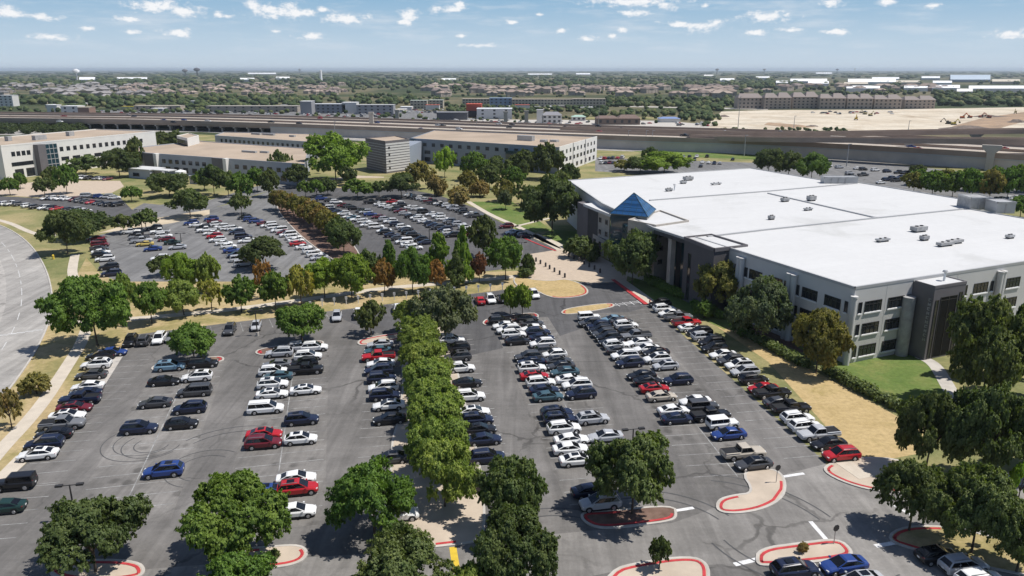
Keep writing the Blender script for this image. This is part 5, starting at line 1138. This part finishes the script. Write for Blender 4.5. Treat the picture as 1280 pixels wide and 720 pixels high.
def crown_lobes(kind,seed):
    g=random.Random(seed); L=[]
    if kind=='oak':
        for i in range(58):
            a=g.uniform(0,6.283); e=math.asin(g.uniform(-.4,1)); r=g.uniform(.5,.8)
            s=g.uniform(.10,.27); L.append((math.cos(a)*math.cos(e)*r,math.sin(a)*math.cos(e)*r,.54+math.sin(e)*.29,s,s*.62))
        L.append((0,0,.56,.38,.2))
    elif kind in('round','row'):
        for i in range(56):
            a=g.uniform(0,6.283); e=math.asin(g.uniform(-.75,1)); r=g.uniform(.5,.8)
            s=g.uniform(.10,.26); L.append((math.cos(a)*math.cos(e)*r,math.sin(a)*math.cos(e)*r,.58+math.sin(e)*.31,s,s*.6))
        L.append((0,0,.56,.38,.24))
    elif kind=='cone':
        for i in range(34):
            h=g.random()**.85; a=g.uniform(0,6.283); r=(1-h)**.75*.72+.05; s=(.34-.16*h)*g.uniform(.8,1.15)
            L.append((math.cos(a)*r*.85,math.sin(a)*r*.85,.2+h*.72,s,s*.40))
        L.append((0,0,.45,.4,.3))
    elif kind=='open':
        for i in range(24):
            a=g.uniform(0,6.283); e=math.asin(g.uniform(-.5,1)); r=g.uniform(.5,.85)
            s=g.uniform(.16,.28); L.append((math.cos(a)*math.cos(e)*r,math.sin(a)*math.cos(e)*r,.58+math.sin(e)*.32,s,s*.6))
    elif kind=='shrub':
        for i in range(16):
            a=g.uniform(0,6.283); e=math.asin(g.uniform(-.1,1)); r=g.uniform(.5,.65)
            s=g.uniform(.3,.42); L.append((math.cos(a)*math.cos(e)*r,math.sin(a)*math.cos(e)*r,.35+math.sin(e)*.35,s,s*.65))
    return L
def trunk_mesh(kind,seed):
    g=random.Random(seed); mb=MB(); h={'oak':.32,'round':.36,'cone':.6,'open':.36,'shrub':.15,'row':.36}[kind]; r=.048
    lean=(g.uniform(-.04,.04),g.uniform(-.04,.04)); mb.tube((0,0,-.02),(0,0,.04),r*1.5,r*1.05,9); mb.tube((0,0,.04),(lean[0],lean[1],h),r*1.05,r*.75,9)
    if kind=='cone': mb.tube((lean[0],lean[1],h),(0,0,.95),r*.7,r*.15,7)
    else:
        for k in range(6):
            a=k*1.047+g.uniform(-.4,.4); q=(math.cos(a)*g.uniform(.25,.38),math.sin(a)*g.uniform(.25,.38),h+g.uniform(.1,.22)); mb.tube((lean[0],lean[1],h*g.uniform(.8,1)),q,r*.6,r*.36,6)
            for j in range(2):
                b=a+g.uniform(-.7,.7); mb.tube(q,(q[0]+math.cos(b)*.3,q[1]+math.sin(b)*.3,q[2]+g.uniform(.06,.2)),r*.34,r*.12,5)
    return mb.mesh('trunk',[M['bark']])
o=link('roadside_scrub',leaf_mesh('roadside_scrub',[(x,y,h*.5,r,h*.55) for x,y,r,h in SCRUB],60000,.42,4,.2)); o.color=(.06,.085,.03,1); o['kind']='stuff'
TM={}
for kk in('oak','round','cone','open','shrub','row'):
    for v in range(3):
        s=len(kk)*31+v*17+ord(kk[0])
        TM[kk,v,'h']=leaf_mesh('crown',crown_lobes(kk,s),{'oak':62000,'round':58000,'cone':40000,'open':24000,'shrub':20000,'row':58000}[kk],.0165,s,.24,.06 if kk!='row' else .03)
        TM[kk,v,'m']=leaf_mesh('crown',crown_lobes(kk,s),17000 if kk!='open' else 9000,.032,s,.24,.06 if kk!='row' else .03)
        TM[kk,v,'t']=trunk_mesh(kk,s)
rt=random.Random(21)
GL=2.75
GC={k:tuple(v*GL for v in c) for k,c in {'oak':(.042,.056,.022),'live':(.054,.070,.027),'mid':(.055,.088,.020),'bright':(.085,.125,.022),'yg':(.090,.118,.032),'yel':(.140,.132,.034),'org':(.135,.082,.032),'rust':(.105,.05,.032),'olive':(.095,.088,.030),'brown':(.11,.085,.035),'grey':(.060,.072,.042),'conif':(.040,.062,.026),'lime':(.105,.155,.022)}.items()}
def tree(x,yb,w,yt,kind,col,label,group=None,cat='tree',name='tree'):
    c=P(x,yb); f=Q(*c)[2]; r=w*f/F/2*.96; h=max(1.2,height_at(c[0],c[1],yt)); v=rt.randrange(3)
    t=thing(name,label,cat,(c[0],c[1],0),rt.uniform(0,6.28),group,(r,r,h))
    d='h' if w>44 else 'm'; k=rt.uniform(.9,1.1); cc=GC[col]
    o=link('trunk' if cat=='tree' else 'stem',TM[kind,v,'t'],t); sr=max(.35,min(1.0,.42*11/ (r*2+.1)*.5+.3)); o.scale=(sr,sr,1) if kind!='shrub' else (1,1,1)
    o=link('crown' if cat=='tree' else 'foliage',TM[kind,v,d],t); o.color=(cc[0]*k*rt.uniform(.93,1.07),cc[1]*k,cc[2]*k,1); return t
TREES=[
 (120,716,136,627,'oak','oak','dark green oak at the lower left in front of the lamp post'),
 (300,694,142,600,'oak','mid','bright olive green oak with spiky outline at the bottom, beside the red kerb end'),
 (468,668,114,582,'round','mid','bushy green tree at the bottom left of the tree island'),
 (640,668,98,575,'round','live','dark green tree right of the tree island, upper of two'),
 (645,738,116,640,'oak','oak','dark tree at the bottom centre right of the yellow hump stripe'),
 (505,752,128,674,'oak','live','olive green oak at the bottom edge left of the yellow stripe'),
 (588,765,64,708,'oak','yg','yellow green treetop at the bottom edge under the yellow stripe'),
 (292,768,108,702,'oak','mid','green treetop cut by the bottom edge beneath the olive oak'),
 (790,643,122,546,'oak','live','spreading oak in the small red kerbed island of the middle drive'),
 (824,712,32,672,'round','oak','small young tree on the bottom kerbed island'),
 (1136,664,98,580,'oak','live','large grey green oak overhanging the bottom right drive, left half'),
 (1214,692,112,592,'oak','live','large grey green oak at the lower right, right half'),
 (1270,716,90,630,'oak','live','low dark oak at the lower right corner'),
 (1156,592,84,494,'oak','oak','dark oak on the slope below the green lawn, left one'),
 (1224,604,116,486,'oak','oak','broad dark oak below the green lawn, in the middle'),
 (1290,590,90,500,'oak','oak','dark oak cut by the right edge below the lawn'),
 (1226,508,106,378,'round','live','tall full green tree beside the entrance tower lawn'),
 (1285,500,80,372,'round','live','tall green tree cut by the right edge near the office'),
 (1206,470,44,372,'cone','conif','leftmost pointed conifer before the office south wall'),
 (1236,470,40,378,'cone','conif','middle pointed conifer before the office south wall'),
 (1270,470,44,380,'cone','conif','rightmost pointed conifer before the office south wall'),
 (1272,628,34,580,'open','lime','small yellow green tree at the right edge by the red kerb'),
 (556,428,84,360,'oak','grey','wide grey green oak at the head of the tree island'),
 (464,419,42,377,'round','live','small round tree alone on the island before the lot top edge'),
 (378,429,64,382,'oak','mid','twin trunk green oak heading the second double row'),
 (243,450,66,406,'oak','mid','feathery grey green tree heading the sparse leftmost double row'),
 (638,393,22,358,'round','bright','smaller left tree of the two saplings heading the middle double row'),
 (653,396,30,356,'round','bright','right sapling of two heading the middle double row'),
 (122,432,106,346,'round','mid','big dark green round tree by the bend of the left footpath'),
 (15,535,36,488,'open','brown','sparse brown tree at the left edge beside the footpath'),
 (790,356,68,290,'round','live','full green tree in front of the pyramid entrance'),
 (893,390,70,326,'round','olive','olive tinged tree leftmost along the office west wall'),
 (944,428,82,350,'round','grey','grey green tree in the middle of the office west wall'),
 (1020,466,74,388,'round','olive','olive tree nearest the office corner along its west wall'),
 (690,292,78,221,'round','oak','big very dark tree left of the white roof and pyramid'),
 (604,322,44,271,'round','oak','dark oak at the end of the dark lot by the plaza'),
 (420,226,78,168,'round','bright','big bright green tree before the grey stair tower'),
 (85,318,62,264,'oak','oak','dark spreading oak at the end of the left lawn, nearer one'),
 (105,300,66,262,'oak','oak','dark spreading oak at the end of the left lawn, farther one'),
 (183,288,38,262,'oak','live','small oak at the head of the row in the far left lot'),
 (330,336,60,297,'oak','oak','dark oak at the near end of the long diagonal double row'),
 (206,345,38,320,'oak','oak','dark low oak behind the bright green promenade tree'),
 (447,248,44,224,'oak','mid','green tree on the roundabout grass before the stair tower'),
 (502,247,46,217,'oak','oak','dark oak at the top end of the dark lot'),
 (474,246,24,226,'oak','live','small green tree between the roundabout and dark oak'),
 (13,244,24,222,'oak','mid','small oak at the left edge before the white office block'),
 (56,245,30,222,'oak','oak','small oak left of the tan forecourt'),
 (84,242,32,206,'oak','mid','green oak at the corner of the tan forecourt'),
 (165,252,28,233,'oak','mid','bright small tree at the right end of the tan forecourt'),
 (212,246,52,217,'oak','oak','spreading oak right of the equipment shed'),
 (238,272,52,237,'oak','live','grey green oak at the head of the long diagonal double row'),
 (268,244,36,206,'oak','oak','dark tree left before the low tan roofed block'),
 (303,252,34,216,'round','mid','green tree under the low tan roofed block'),
 (322,240,30,210,'round','mid','green tree right under the low tan roofed block'),
 (302,268,30,240,'oak','live','oak in front of the low block at the lot edge'),
 (353,226,32,188,'round','live','dark green tree at the right end of the low tan roofed block'),
 (372,234,40,205,'oak','oak','very dark tree right of the low tan roofed block'),
 (382,247,24,226,'oak','mid','left small oak of two at the top of the olive median'),
 (396,247,26,225,'oak','mid','right small oak of two at the top of the olive median'),
 (524,236,40,202,'round','olive','olive tree right of the stair tower'),
 (546,244,30,219,'shrub','brown','brownish crape myrtle at the top of the green lawn'),
 (556,222,30,184,'round','lime','bright lime green tree before the blue grey block'),
 (592,226,38,190,'round','mid','green tree before the blue grey block, second from left'),
 (624,226,40,196,'round','live','dark green tree before the blue grey block, third from left'),
 (654,224,40,188,'round','oak','dark tree before the blue grey block, fourth from left'),
 (684,224,44,180,'round','oak','tallest dark tree by the corner of the blue grey block'),
 (712,232,30,205,'round','oak','dark tree at the foot of the white end wall'),
 (600,246,30,226,'shrub','brown','brown bush left on the green lawn'),
 (630,252,32,225,'round','olive','olive tree in the middle of the green lawn'),
 (652,256,28,230,'open','live','thin green tree on the green lawn'),
 (632,262,22,238,'round','grey','small grey green tree on the green lawn'),
 (575,256,40,234,'shrub','brown','brown hedge like tree along the row by the green lawn'),
 (668,262,36,234,'round','live','green tree just left of the very dark tree'),
 (830,217,72,190,'round','bright','bright green tree behind the white roof'),
 (800,216,50,196,'oak','live','dark oak left of the bright tree behind the white roof'),
 (780,214,36,200,'oak','olive','low olive tree at the left behind the white roof'),
 (812,206,26,184,'oak','oak','small dark tree in the lot behind the white roof'),
 (960,218,48,186,'round','oak','dark tree behind the white roof, left of a group of three'),
 (985,222,40,190,'round','live','grey green tree behind the white roof, middle of a group of three'),
 (1014,226,46,192,'round','mid','bright tree behind the white roof, right of a group of three'),
 (1147,219,24,206,'oak','oak','small round dark tree by the flyover pier'),
 (128,206,28,184,'round','oak','dark tree against the white office block front'),
 (150,222,52,186,'round','oak','dark clump of oak before the white office block'),
 (108,218,44,194,'round','live','green tree before the stair wall of the white office block'),
 (172,214,26,172,'round','live','tall thin tree at the right end of the white office block'),
 (204,190,34,165,'round','live','left tree between the two tan roofs'),
 (222,190,26,163,'cone','live','pointed tree between the two tan roofs'),
 (286, 246, 34, 214, 'oak', 'live', 'oak before the dark bay of the low tan roofed block'),
 (338, 246, 30, 212, 'round', 'live', 'leafy tree between the low block and the olive median'),
 (256, 238, 30, 212, 'round', 'mid', 'rounded tree right of the screen wall'),
 (410, 244, 26, 222, 'round', 'live', 'small round tree at the roundabout edge'),
 (436, 232, 26, 208, 'round', 'oak', 'dark round tree beside the stair tower foot'),
 (196, 240, 26, 218, 'oak', 'live', 'small oak between the shed and the white tank'),
 (68, 232, 26, 208, 'oak', 'live', 'small oak under the glass bay of the white block'),
 (26, 236, 20, 216, 'oak', 'mid', 'tiny oak before the doors of the white block'),
 (612, 236, 36, 206, 'round', 'live', 'leafy tree at the head of the green lawn'),
 (640, 240, 34, 208, 'round', 'mid', 'leafy tree right of the head of the green lawn'),
 (700, 246, 34, 214, 'round', 'live', 'leafy tree before the foot of the white end wall'),
 (585, 240, 30, 214, 'round', 'olive', 'olive tree at the top of the lawn path'),
 (155, 292, 30, 268, 'oak', 'live', 'small oak on the sandy verge'),
]
for t_ in TREES: tree(*t_)
# dense row in the tree island
isl=[(518+i*4.8,[418,438,460,484,510,538,568,600,634][i],56+i*4.2,[377,393,411,430,451,473,497,524,552][i]) for i in range(9)]
for i,(x,yb,w,yt) in enumerate(isl): tree(x,yb,w,yt,'row','yg','%s tree from the far end of the dense row on the tree island'%ORD[i],'dense row on the tree island')
# promenade trees, left to right
prom=[(157,392,30,342,'round','yg','yellow green'),(190,404,46,352,'round','mid','green'),(230,394,50,352,'round','yg','yellow green'),(228,366,48,317,'round','bright','bright green'),(265,390,40,350,'open','yel','thin yellow'),(262,366,36,318,'round','yg','yellow green'),(302,390,42,346,'round','mid','green'),(330,372,30,326,'open','org','orange yellow'),(345,388,44,340,'round','mid','fresh green'),(377,382,40,333,'round','yel','yellow'),(406,372,52,324,'round','bright','broad green'),(440,372,58,318,'round','bright','broad bright green'),(481,368,32,325,'round','org','burnt orange'),(462,352,34,312,'round','live','darker green'),(487,352,30,300,'cone','mid','dark conical green'),(516,366,46,310,'round','mid','full green'),(548,350,38,291,'cone','bright','tall bright conical'),(546,363,28,326,'round','org','orange brown'),(578,354,36,283,'cone','bright','tallest bright conical'),(572,356,36,312,'cone','live','deep green conical'),(599,353,22,317,'round','rust','small rust red'),(632,350,52,297,'round','mid','big green'),(660,345,20,318,'round','live','small green')]
for i,(x,yb,w,yt,k,c,d) in enumerate(prom): tree(x,yb,w,yt,k,c,'%s promenade tree, %s from the left between the lots'%(d,ORD[i]),'promenade trees')
# olive median trees
med=[(345,262,22,238),(352,264,24,238),(360,267,26,240),(367,270,26,242),(374,273,28,244),(381,276,28,247),(388,280,30,250),(395,284,32,254),(402,289,34,258),(409,294,36,262),(416,300,36,267),(424,308,38,272),(430,318,46,278)]
for i,(x,yb,w,yt) in enumerate(med): tree(x,yb,w,yt,'round',('olive','brown','olive','brown','olive')[i%5] if i<9 else ('olive' if i<11 else 'live'),'%s tree from the far end of the olive median row'%ORD[i],'olive median trees')
# grove behind the office at the right
gro=[(1142,240,34,216),(1165,244,40,214),(1190,247,40,214),(1214,250,40,212),(1236,252,38,212),(1258,252,40,210),(1284,254,40,208),(1150,232,34,212),(1180,236,36,212),(1210,238,36,211),(1240,240,36,209),(1270,240,36,207),(1300,240,40,206),(1275,272,40,246)]
for i,(x,yb,w,yt) in enumerate(gro): tree(x,yb,w,yt,'round','olive' if i%4==0 else 'mid','%s tree of the grove behind the white roof at the right'%ORD[i],'grove at the right')
# shrubs
for i,a in enumerate([(46,492,42,468,'olive','rounded dry green bush between the road and the left footpath'),(12,512,26,492,'brown','brown low bush at the left edge by the road'),(725,322,44,296,'live','low dark shrub left of the entrance porch'),(742,326,26,306,'oak','dark shrub at the foot of the entrance porch'),(660,345,30,331,'live','clipped shrub at the left edge of the plaza'),(880,397,30,376,'mid','bright shrub under the leftmost wall tree'),(925,418,30,400,'mid','bright shrub between the wall trees'),(340,700,20,690,'live','small shrub on the red kerb island end'),(1002,691,18,685,'brown','small dried bush on the bottom right kerbed island')]): tree(a[0],a[1],a[2],a[3],'shrub',a[4],a[5],None,'shrub','shrub')
def hedge(pts,w,h,label,col):
    q=[P(*p) for p in pts]; c=q[0]; g=random.Random(len(label)); L=[]
    for a,b in zip(q[:-1],q[1:]):
        n=max(1,int(math.dist(a[:2],b[:2])/.9))
        for k in range(n):
            u=k/n; L.append((a[0]+(b[0]-a[0])*u-c[0]+g.uniform(-.2,.2),a[1]+(b[1]-a[1])*u-c[1]+g.uniform(-.2,.2),h*.5+g.uniform(-.1,.15),w/2*g.uniform(.85,1.15),h*.55*g.uniform(.85,1.15)))
    o=link('hedge',leaf_mesh('hedge',L,len(L)*330,.17,len(pts),.2)); o.location=(c[0],c[1],0); o.color=(*GC[col],1); tag(o,label,'hedge')
hedge([(801,344),(815,355),(832,364),(856,375)],2.4,1.8,'clipped bright green hedge beside the entrance lawn','mid')
hedge([(868,384),(885,392),(905,400)],2.0,1.6,'short bright hedge under the leftmost wall tree','mid')
hedge([(930,419),(955,432),(985,448),(1010,462)],2.0,1.5,'dark green hedge under the middle wall trees','live')
hedge([(1034,466),(1060,481),(1085,494),(1108,505),(1130,516)],2.2,1.6,'long dark green hedge below the sunlit lawn corner','live')
# ------------------------------------------------------------------ lamps, signs, bollards
def lamp(x,yb,yt,label,w=1.0,heads=2,rz=R(11)):
    c=P(x,yb); h=height_at(c[0],c[1],yt); t=thing('street_lamp',label,'street lamp',(c[0],c[1],0),rz,'lamp posts')
    mb=MB(); mb.tube((0,0,0),(0,0,.75),.3,.3,12); mb.build('footing',M['concrete_pale'],t)
    mb=MB(); mb.tube((0,0,.75),(0,0,h),.12*w,.08*w,8); mb.build('pole',M['dark_metal'],t)
    mb=MB(); mb.tube((-.8,0,h-.05),(.8,0,h-.05),.05*w,.05*w,6); mb.build('arm',M['dark_metal'],t)
    for s in((-1,1) if heads==2 else (1,)):
        mb=MB(); mb.box((s*1.05,0,h-.12),.75*w,.42*w,.2); mb.build('lamp_head',M['dark_metal'],t)
for a in((95,652,606,'black twin headed lamp post at the lower left'),(789,592,536,'black twin headed lamp post behind the spreading oak'),(227,306,291.5,'twin headed lamp post in the far left lot'),(537,305,283,'twin headed lamp post between the dark lot double rows'),(178,289,262,'lamp post beside the small oak of the far left lot'),(569,262,231,'lamp post by the green lawn of the dark lot'),(652,318,303,'lamp post beside the asphalt lane before the plaza'),(322,420,388,'lamp post behind the second double row')): lamp(*a)
for x,yb,yt,lab in((922,165,121,'very tall thin pole before the construction site'),(785,184,163,'roadside pole left of the highway lamp pair'),(807,184,163,'roadside pole, left of a close pair'),(815,184,163,'roadside pole, right of a close pair'),(930,195,169,'roadside pole by the frontage lawn'),(1058,208,180,'tall pole by the frontage road under the ramp'),(1135,165,151,'thin pole at the edge of the construction site'),(992,162,145,'thin pole left at the edge of the construction site'),(596,166,144,'thin pole beyond the highway behind the office roof'),(419,172,152,'thin pole behind the big bright tree'),(686,173,157,'thin pole on the highway edge behind the end wall'),(748,165,130,'thin tall pole before the brown restaurant')):
    c=P(x,yb); h=height_at(c[0],c[1],yt); t=thing('light_pole',lab,'light pole',(c[0],c[1],0)); mb=MB(); mb.tube((0,0,0),(0,0,h),.28,.16,6); mb.build('pole',M['unit'],t); mb=MB(); mb.box((.6,0,h-.2),1.6,.5,.3); mb.build('lamp_head',M['unit'],t)
def sign(x,yb,yt,label):
    c=P(x,yb); h=height_at(c[0],c[1],yt); t=thing('road_sign',label,'road sign',(c[0],c[1],.1),R(-70))
    mb=MB(); mb.tube((0,0,0),(0,0,h-.1),.05,.05,6); mb.build('post',M['galv'],t)
    mb=MB(); pts=[(.4*math.cos(R(22.5+45*k)),.4*math.sin(R(22.5+45*k))) for k in range(8)]
    b=[(.06,p[0],h-.45+p[1]) for p in pts]; f_=[(.09,p[0],h-.45+p[1]) for p in pts]; mb.poly(f_); mb.poly(b[::-1])
    for k in range(8): mb.quad(b[k],b[(k+1)%8],f_[(k+1)%8],f_[k])
    mb.build('plate',M['dark_metal'],t)
sign(1042,681,656,'dark backed octagonal road sign on the bottom right kerbed island'); sign(970,604,581,'dark backed octagonal road sign on the concrete peninsula')
bol=MB(); bol.tube((0,0,0),(0,0,.95),.24,.24,12); bolm=bol.mesh('post',[M['darkest']]); b2_=MB(); b2_.tube((0,0,.95),(0,0,1.12),.27,.12,12); bolc=b2_.mesh('cap',[M['darkest']])
for rown,pts in(('left row on the tan plaza',[(664.5,323.5),(670,327),(675.5,330),(682,333.5),(687,336.5),(693,340),(699.5,343.5),(706,347)]),('right row on the tan plaza',[(705,317),(711,321),(717,324),(724,327),(730,330.5),(736.5,334),(743,337),(750,341)])):
    for i,(x,y) in enumerate(pts):
        c=P(x,y); t=thing('bollard','%s dark bollard from the far end of the %s'%(ORD[i],rown),'bollard',(c[0],c[1],.027),0,'plaza bollards'); link('post',bolm,t); link('cap',bolc,t)
mp=MB(); mp.box((0,0,0),.16,.16,1.1); mp.box((0,0,1.1),.5,.1,.6); mpm=mp.mesh('marker_post',[M['trim_w']])
for i,x in enumerate(range(388,632,15)):
    c=P(x,384.5-(x-388)*.092+ (2 if x<400 else 0)); o=link('marker_post',mpm); o.location=(c[0],c[1],0); tag(o,'%s white marker post from the left along the dry grass verge'%ORD[i],'marker post','white marker posts')
c=P(812,381); t=thing('hydrant','small dark red post at the end of the red kerb by the office sidewalk','post',(c[0],c[1],.15)); mb=MB(); mb.tube((0,0,0),(0,0,.8),.15,.13,10); mb.build('barrel',M['red'],t); mb=MB(); mb.tube((0,0,.8),(0,0,1.0),.17,.05,10); mb.build('cap',M['red'],t)
c=P(67,324); t=thing('hydrant','small yellow hydrant on the verge by the left road bend','hydrant',(c[0],c[1],0)); mb=MB(); mb.tube((0,0,0),(0,0,1.0),.28,.25,10); mb.build('barrel',M['yellow_paint'],t); mb=MB(); mb.tube((0,0,1.0),(0,0,1.3),.32,.08,10); mb.build('cap',M['yellow_paint'],t)
# ------------------------------------------------------------------ light, sky, air
SX,SY,SZ=.535,-.015,1.0
sun=bpy.data.lights.new('sun','SUN'); sun.energy=5.0; sun.angle=R(.53); sun.color=(1,.955,.89)
so=bpy.data.objects.new('sun',sun); COL.objects.link(so)
from mathutils import Vector
so.rotation_euler=Vector((SX,SY,SZ)).to_track_quat('Z','Y').to_euler()
w=bpy.data.worlds.new('World'); sc.world=w; w.use_nodes=True; nt=w.node_tree; N=nt.nodes; N.clear()
def nn(t,**k):
    n=N.new(t)
    for a,b in k.items(): setattr(n,a,b)
    return n
def ml(op,a,b=None,c=None,clamp=False):
    n=nn('ShaderNodeMath',operation=op,use_clamp=clamp)
    for i,v in enumerate((a,b,c)):
        if v is None: continue
        if hasattr(v,'links'): nt.links.new(v,n.inputs[i])
        else: n.inputs[i].default_value=v
    return n.outputs[0]
out=nn('ShaderNodeOutputWorld'); bg=nn('ShaderNodeBackground'); bg.inputs[1].default_value=.072
sky=nn('ShaderNodeTexSky',sky_type='NISHITA'); sky.sun_disc=False; sky.sun_elevation=math.atan2(SZ,math.hypot(SX,SY)); sky.sun_rotation=math.atan2(SX,SY); sky.air_density=1.0; sky.dust_density=.35; sky.ozone_density=1.0; sky.altitude=200
tc=nn('ShaderNodeTexCoord'); sp=nn('ShaderNodeSeparateXYZ'); nt.links.new(tc.outputs['Generated'],sp.inputs[0])
az=ml('MULTIPLY',ml('ARCTAN2',sp.outputs[0],sp.outputs[1]),57.2958); el=ml('MULTIPLY',ml('ARCSINE',sp.outputs[2]),57.2958)
ae=nn('ShaderNodeCombineXYZ'); nt.links.new(az,ae.inputs[0]); nt.links.new(el,ae.inputs[1])
def nz(sx,sy,scale,detail):
    m=nn('ShaderNodeVectorMath',operation='MULTIPLY'); nt.links.new(ae.outputs[0],m.inputs[0]); m.inputs[1].default_value=(sx,sy,1)
    n=nn('ShaderNodeTexNoise'); n.inputs['Scale'].default_value=scale; n.inputs['Detail'].default_value=detail; n.inputs['Roughness'].default_value=.62; nt.links.new(m.outputs[0],n.inputs['Vector']); return n.outputs['Fac']
n1=nz(1,1.7,1.15,7); n2=nz(.35,2.2,.5,5)
CL=[(345,14,40,15),(318,6,16,9),(378,17,26,8),(405,12,12,5),(190,7,42,10),(230,14,36,9),(50,21,26,5),(222,41,24,7),(163,25,26,5),(436,23,40,9),(512,19,18,11),(505,28,14,5),(560,11,30,8),(575,5,14,5),(6,14,20,10),(107,35,13,4),(166,40,14,4),(345,39,9,3),(577,45,12,4),(600,57,30,4),(390,46,24,6),(60,46,30,5),(272,18,8,6),(285,21,10,4),(790,2,84,8),(835,6,22,9),(797,16,30,6),(735,49,18,6),(765,45,12,5),(882,33,36,9),(850,30,30,6),(960,21,46,9),(988,38,22,5),(945,40,20,5),(1048,40,26,5),(1040,4,20,6),(1110,2,18,6),(1167,7,14,4),(1270,42,34,7),(882,6,9,5),(702,39,11,4),(777,38,9,5),(673,18,7,3),(640,28,12,4),(1330,20,40,10),(-60,15,50,10),(700,-40,120,22),(300,-60,160,25),(1100,-50,140,22)]
val=None
for x,y,a,b in CL:
    X,Y,_=P(x,min(y,86)) if False else (0,0,0)
    dx=(x-640)/F; dy=-(y-360)/F; d=Vector((dx,math.cos(PITCH)+dy*math.sin(PITCH),-math.sin(PITCH)+dy*math.cos(PITCH))).normalized()
    A=math.degrees(math.atan2(d.x,d.y)); E_=math.degrees(math.asin(d.z)); k=57.3/F*.97
    s=nn('ShaderNodeVectorMath',operation='SUBTRACT'); nt.links.new(ae.outputs[0],s.inputs[0]); s.inputs[1].default_value=(A,E_,0)
    m=nn('ShaderNodeVectorMath',operation='MULTIPLY'); nt.links.new(s.outputs[0],m.inputs[0]); m.inputs[1].default_value=(1/(a*k),1/(b*k),0)
    l=nn('ShaderNodeVectorMath',operation='LENGTH'); nt.links.new(m.outputs[0],l.inputs[0]); v=ml('SUBTRACT',1.0,l.outputs['Value'])
    val=v if val is None else ml('SMOOTH_MAX',val,v,.12)
dens=ml('ADD',val,ml('MULTIPLY',ml('SUBTRACT',n1,.52),2.7))
cf=nn('ShaderNodeMapRange',interpolation_type='SMOOTHSTEP'); nt.links.new(dens,cf.inputs['Value']); cf.inputs['From Min'].default_value=.02; cf.inputs['From Max'].default_value=.8; cf.inputs['To Max'].default_value=.92
wf=nn('ShaderNodeMapRange',interpolation_type='SMOOTHSTEP'); nt.links.new(n2,wf.inputs['Value']); wf.inputs['From Min'].default_value=.45; wf.inputs['From Max'].default_value=.72; wf.inputs['To Max'].default_value=.5
up=nn('ShaderNodeMapRange'); nt.links.new(el,up.inputs['Value']); up.inputs['From Min'].default_value=.4; up.inputs['From Max'].default_value=2.0; up.clamp=True
fac=ml('MULTIPLY',ml('MAXIMUM',cf.outputs[0],wf.outputs[0]),up.outputs[0],clamp=True)
mx=nn('ShaderNodeMix',data_type='RGBA'); cm=nn('ShaderNodeMix',data_type='RGBA'); cr=nn('ShaderNodeMapRange',interpolation_type='SMOOTHSTEP'); nt.links.new(dens,cr.inputs['Value']); cr.inputs['From Min'].default_value=.15; cr.inputs['From Max'].default_value=.95; nt.links.new(cr.outputs[0],cm.inputs[0]); cm.inputs[6].default_value=(9.6,10.4,11.4,1); cm.inputs[7].default_value=(13.2,13.2,13.3,1); nt.links.new(cm.outputs[2],mx.inputs[7]); nt.links.new(fac,mx.inputs[0]); tn=nn('ShaderNodeMix',data_type='RGBA',blend_type='MULTIPLY'); tn.inputs[0].default_value=1; nt.links.new(sky.outputs[0],tn.inputs[6]); tn.inputs[7].default_value=(.80,.92,1.12,1); 
k=.105/.072
gr=nn('ShaderNodeValToRGB'); e=gr.color_ramp.elements; e[0].position=0; e[0].color=(5.5*k,6.4*k,7.3*k,1); e[1].position=.24; e[1].color=(4.5*k,5.8*k,7.0*k,1); e2=e.new(.62); e2.color=(2.3*k,4.2*k,6.1*k,1)
r_=nn('ShaderNodeMapRange'); nt.links.new(el,r_.inputs['Value']); r_.inputs['From Max'].default_value=8.5; nt.links.new(r_.outputs[0],gr.inputs[0])
b_=nn('ShaderNodeMapRange',interpolation_type='SMOOTHSTEP'); nt.links.new(el,b_.inputs['Value']); b_.inputs['From Min'].default_value=5; b_.inputs['From Max'].default_value=16; b_.inputs['To Min'].default_value=1; b_.inputs['To Max'].default_value=0
bl_=nn('ShaderNodeMix',data_type='RGBA'); nt.links.new(b_.outputs[0],bl_.inputs[0]); nt.links.new(tn.outputs[2],bl_.inputs[6]); nt.links.new(gr.outputs[0],bl_.inputs[7]); nt.links.new(bl_.outputs[2],mx.inputs[6]); mx.inputs[7].default_value=(12.2,12.4,12.7,1)
nt.links.new(mx.outputs[2],bg.inputs[0]); nt.links.new(bg.outputs[0],out.inputs[0])
# aerial haze: one closed box of even thin air round everything
HAZE=True
if HAZE:
    mb=MB(); mb.prism([(-42000,-42000),(42000,-42000),(42000,42000),(-42000,42000)],-70,84,0,True,True)
    t=NT('haze_air'); v=t.new('ShaderNodeVolumePrincipled'); v.inputs['Color'].default_value=(.78,.89,1,1); v.inputs['Density'].default_value=.000055; v.inputs['Anisotropy'].default_value=.2
    t.L(v.outputs[0],t.out.inputs['Volume']); o=mb.build('haze',t.m); o['kind']='stuff'
sc.view_settings.view_transform='Standard'; sc.view_settings.look='None'; sc.view_settings.gamma=1; sc.view_settings.exposure=0.05
sc.render.engine='CYCLES'
sc.cycles.use_denoising=True; sc.cycles.max_bounces=6; sc.cycles.diffuse_bounces=3; sc.cycles.glossy_bounces=3; sc.cycles.transparent_max_bounces=4; sc.cycles.volume_bounces=0; sc.cycles.use_adaptive_sampling=True; sc.cycles.adaptive_threshold=.015; sc.cycles.caustics_reflective=False; sc.cycles.caustics_refractive=False
sc.cycles.sample_clamp_indirect=6
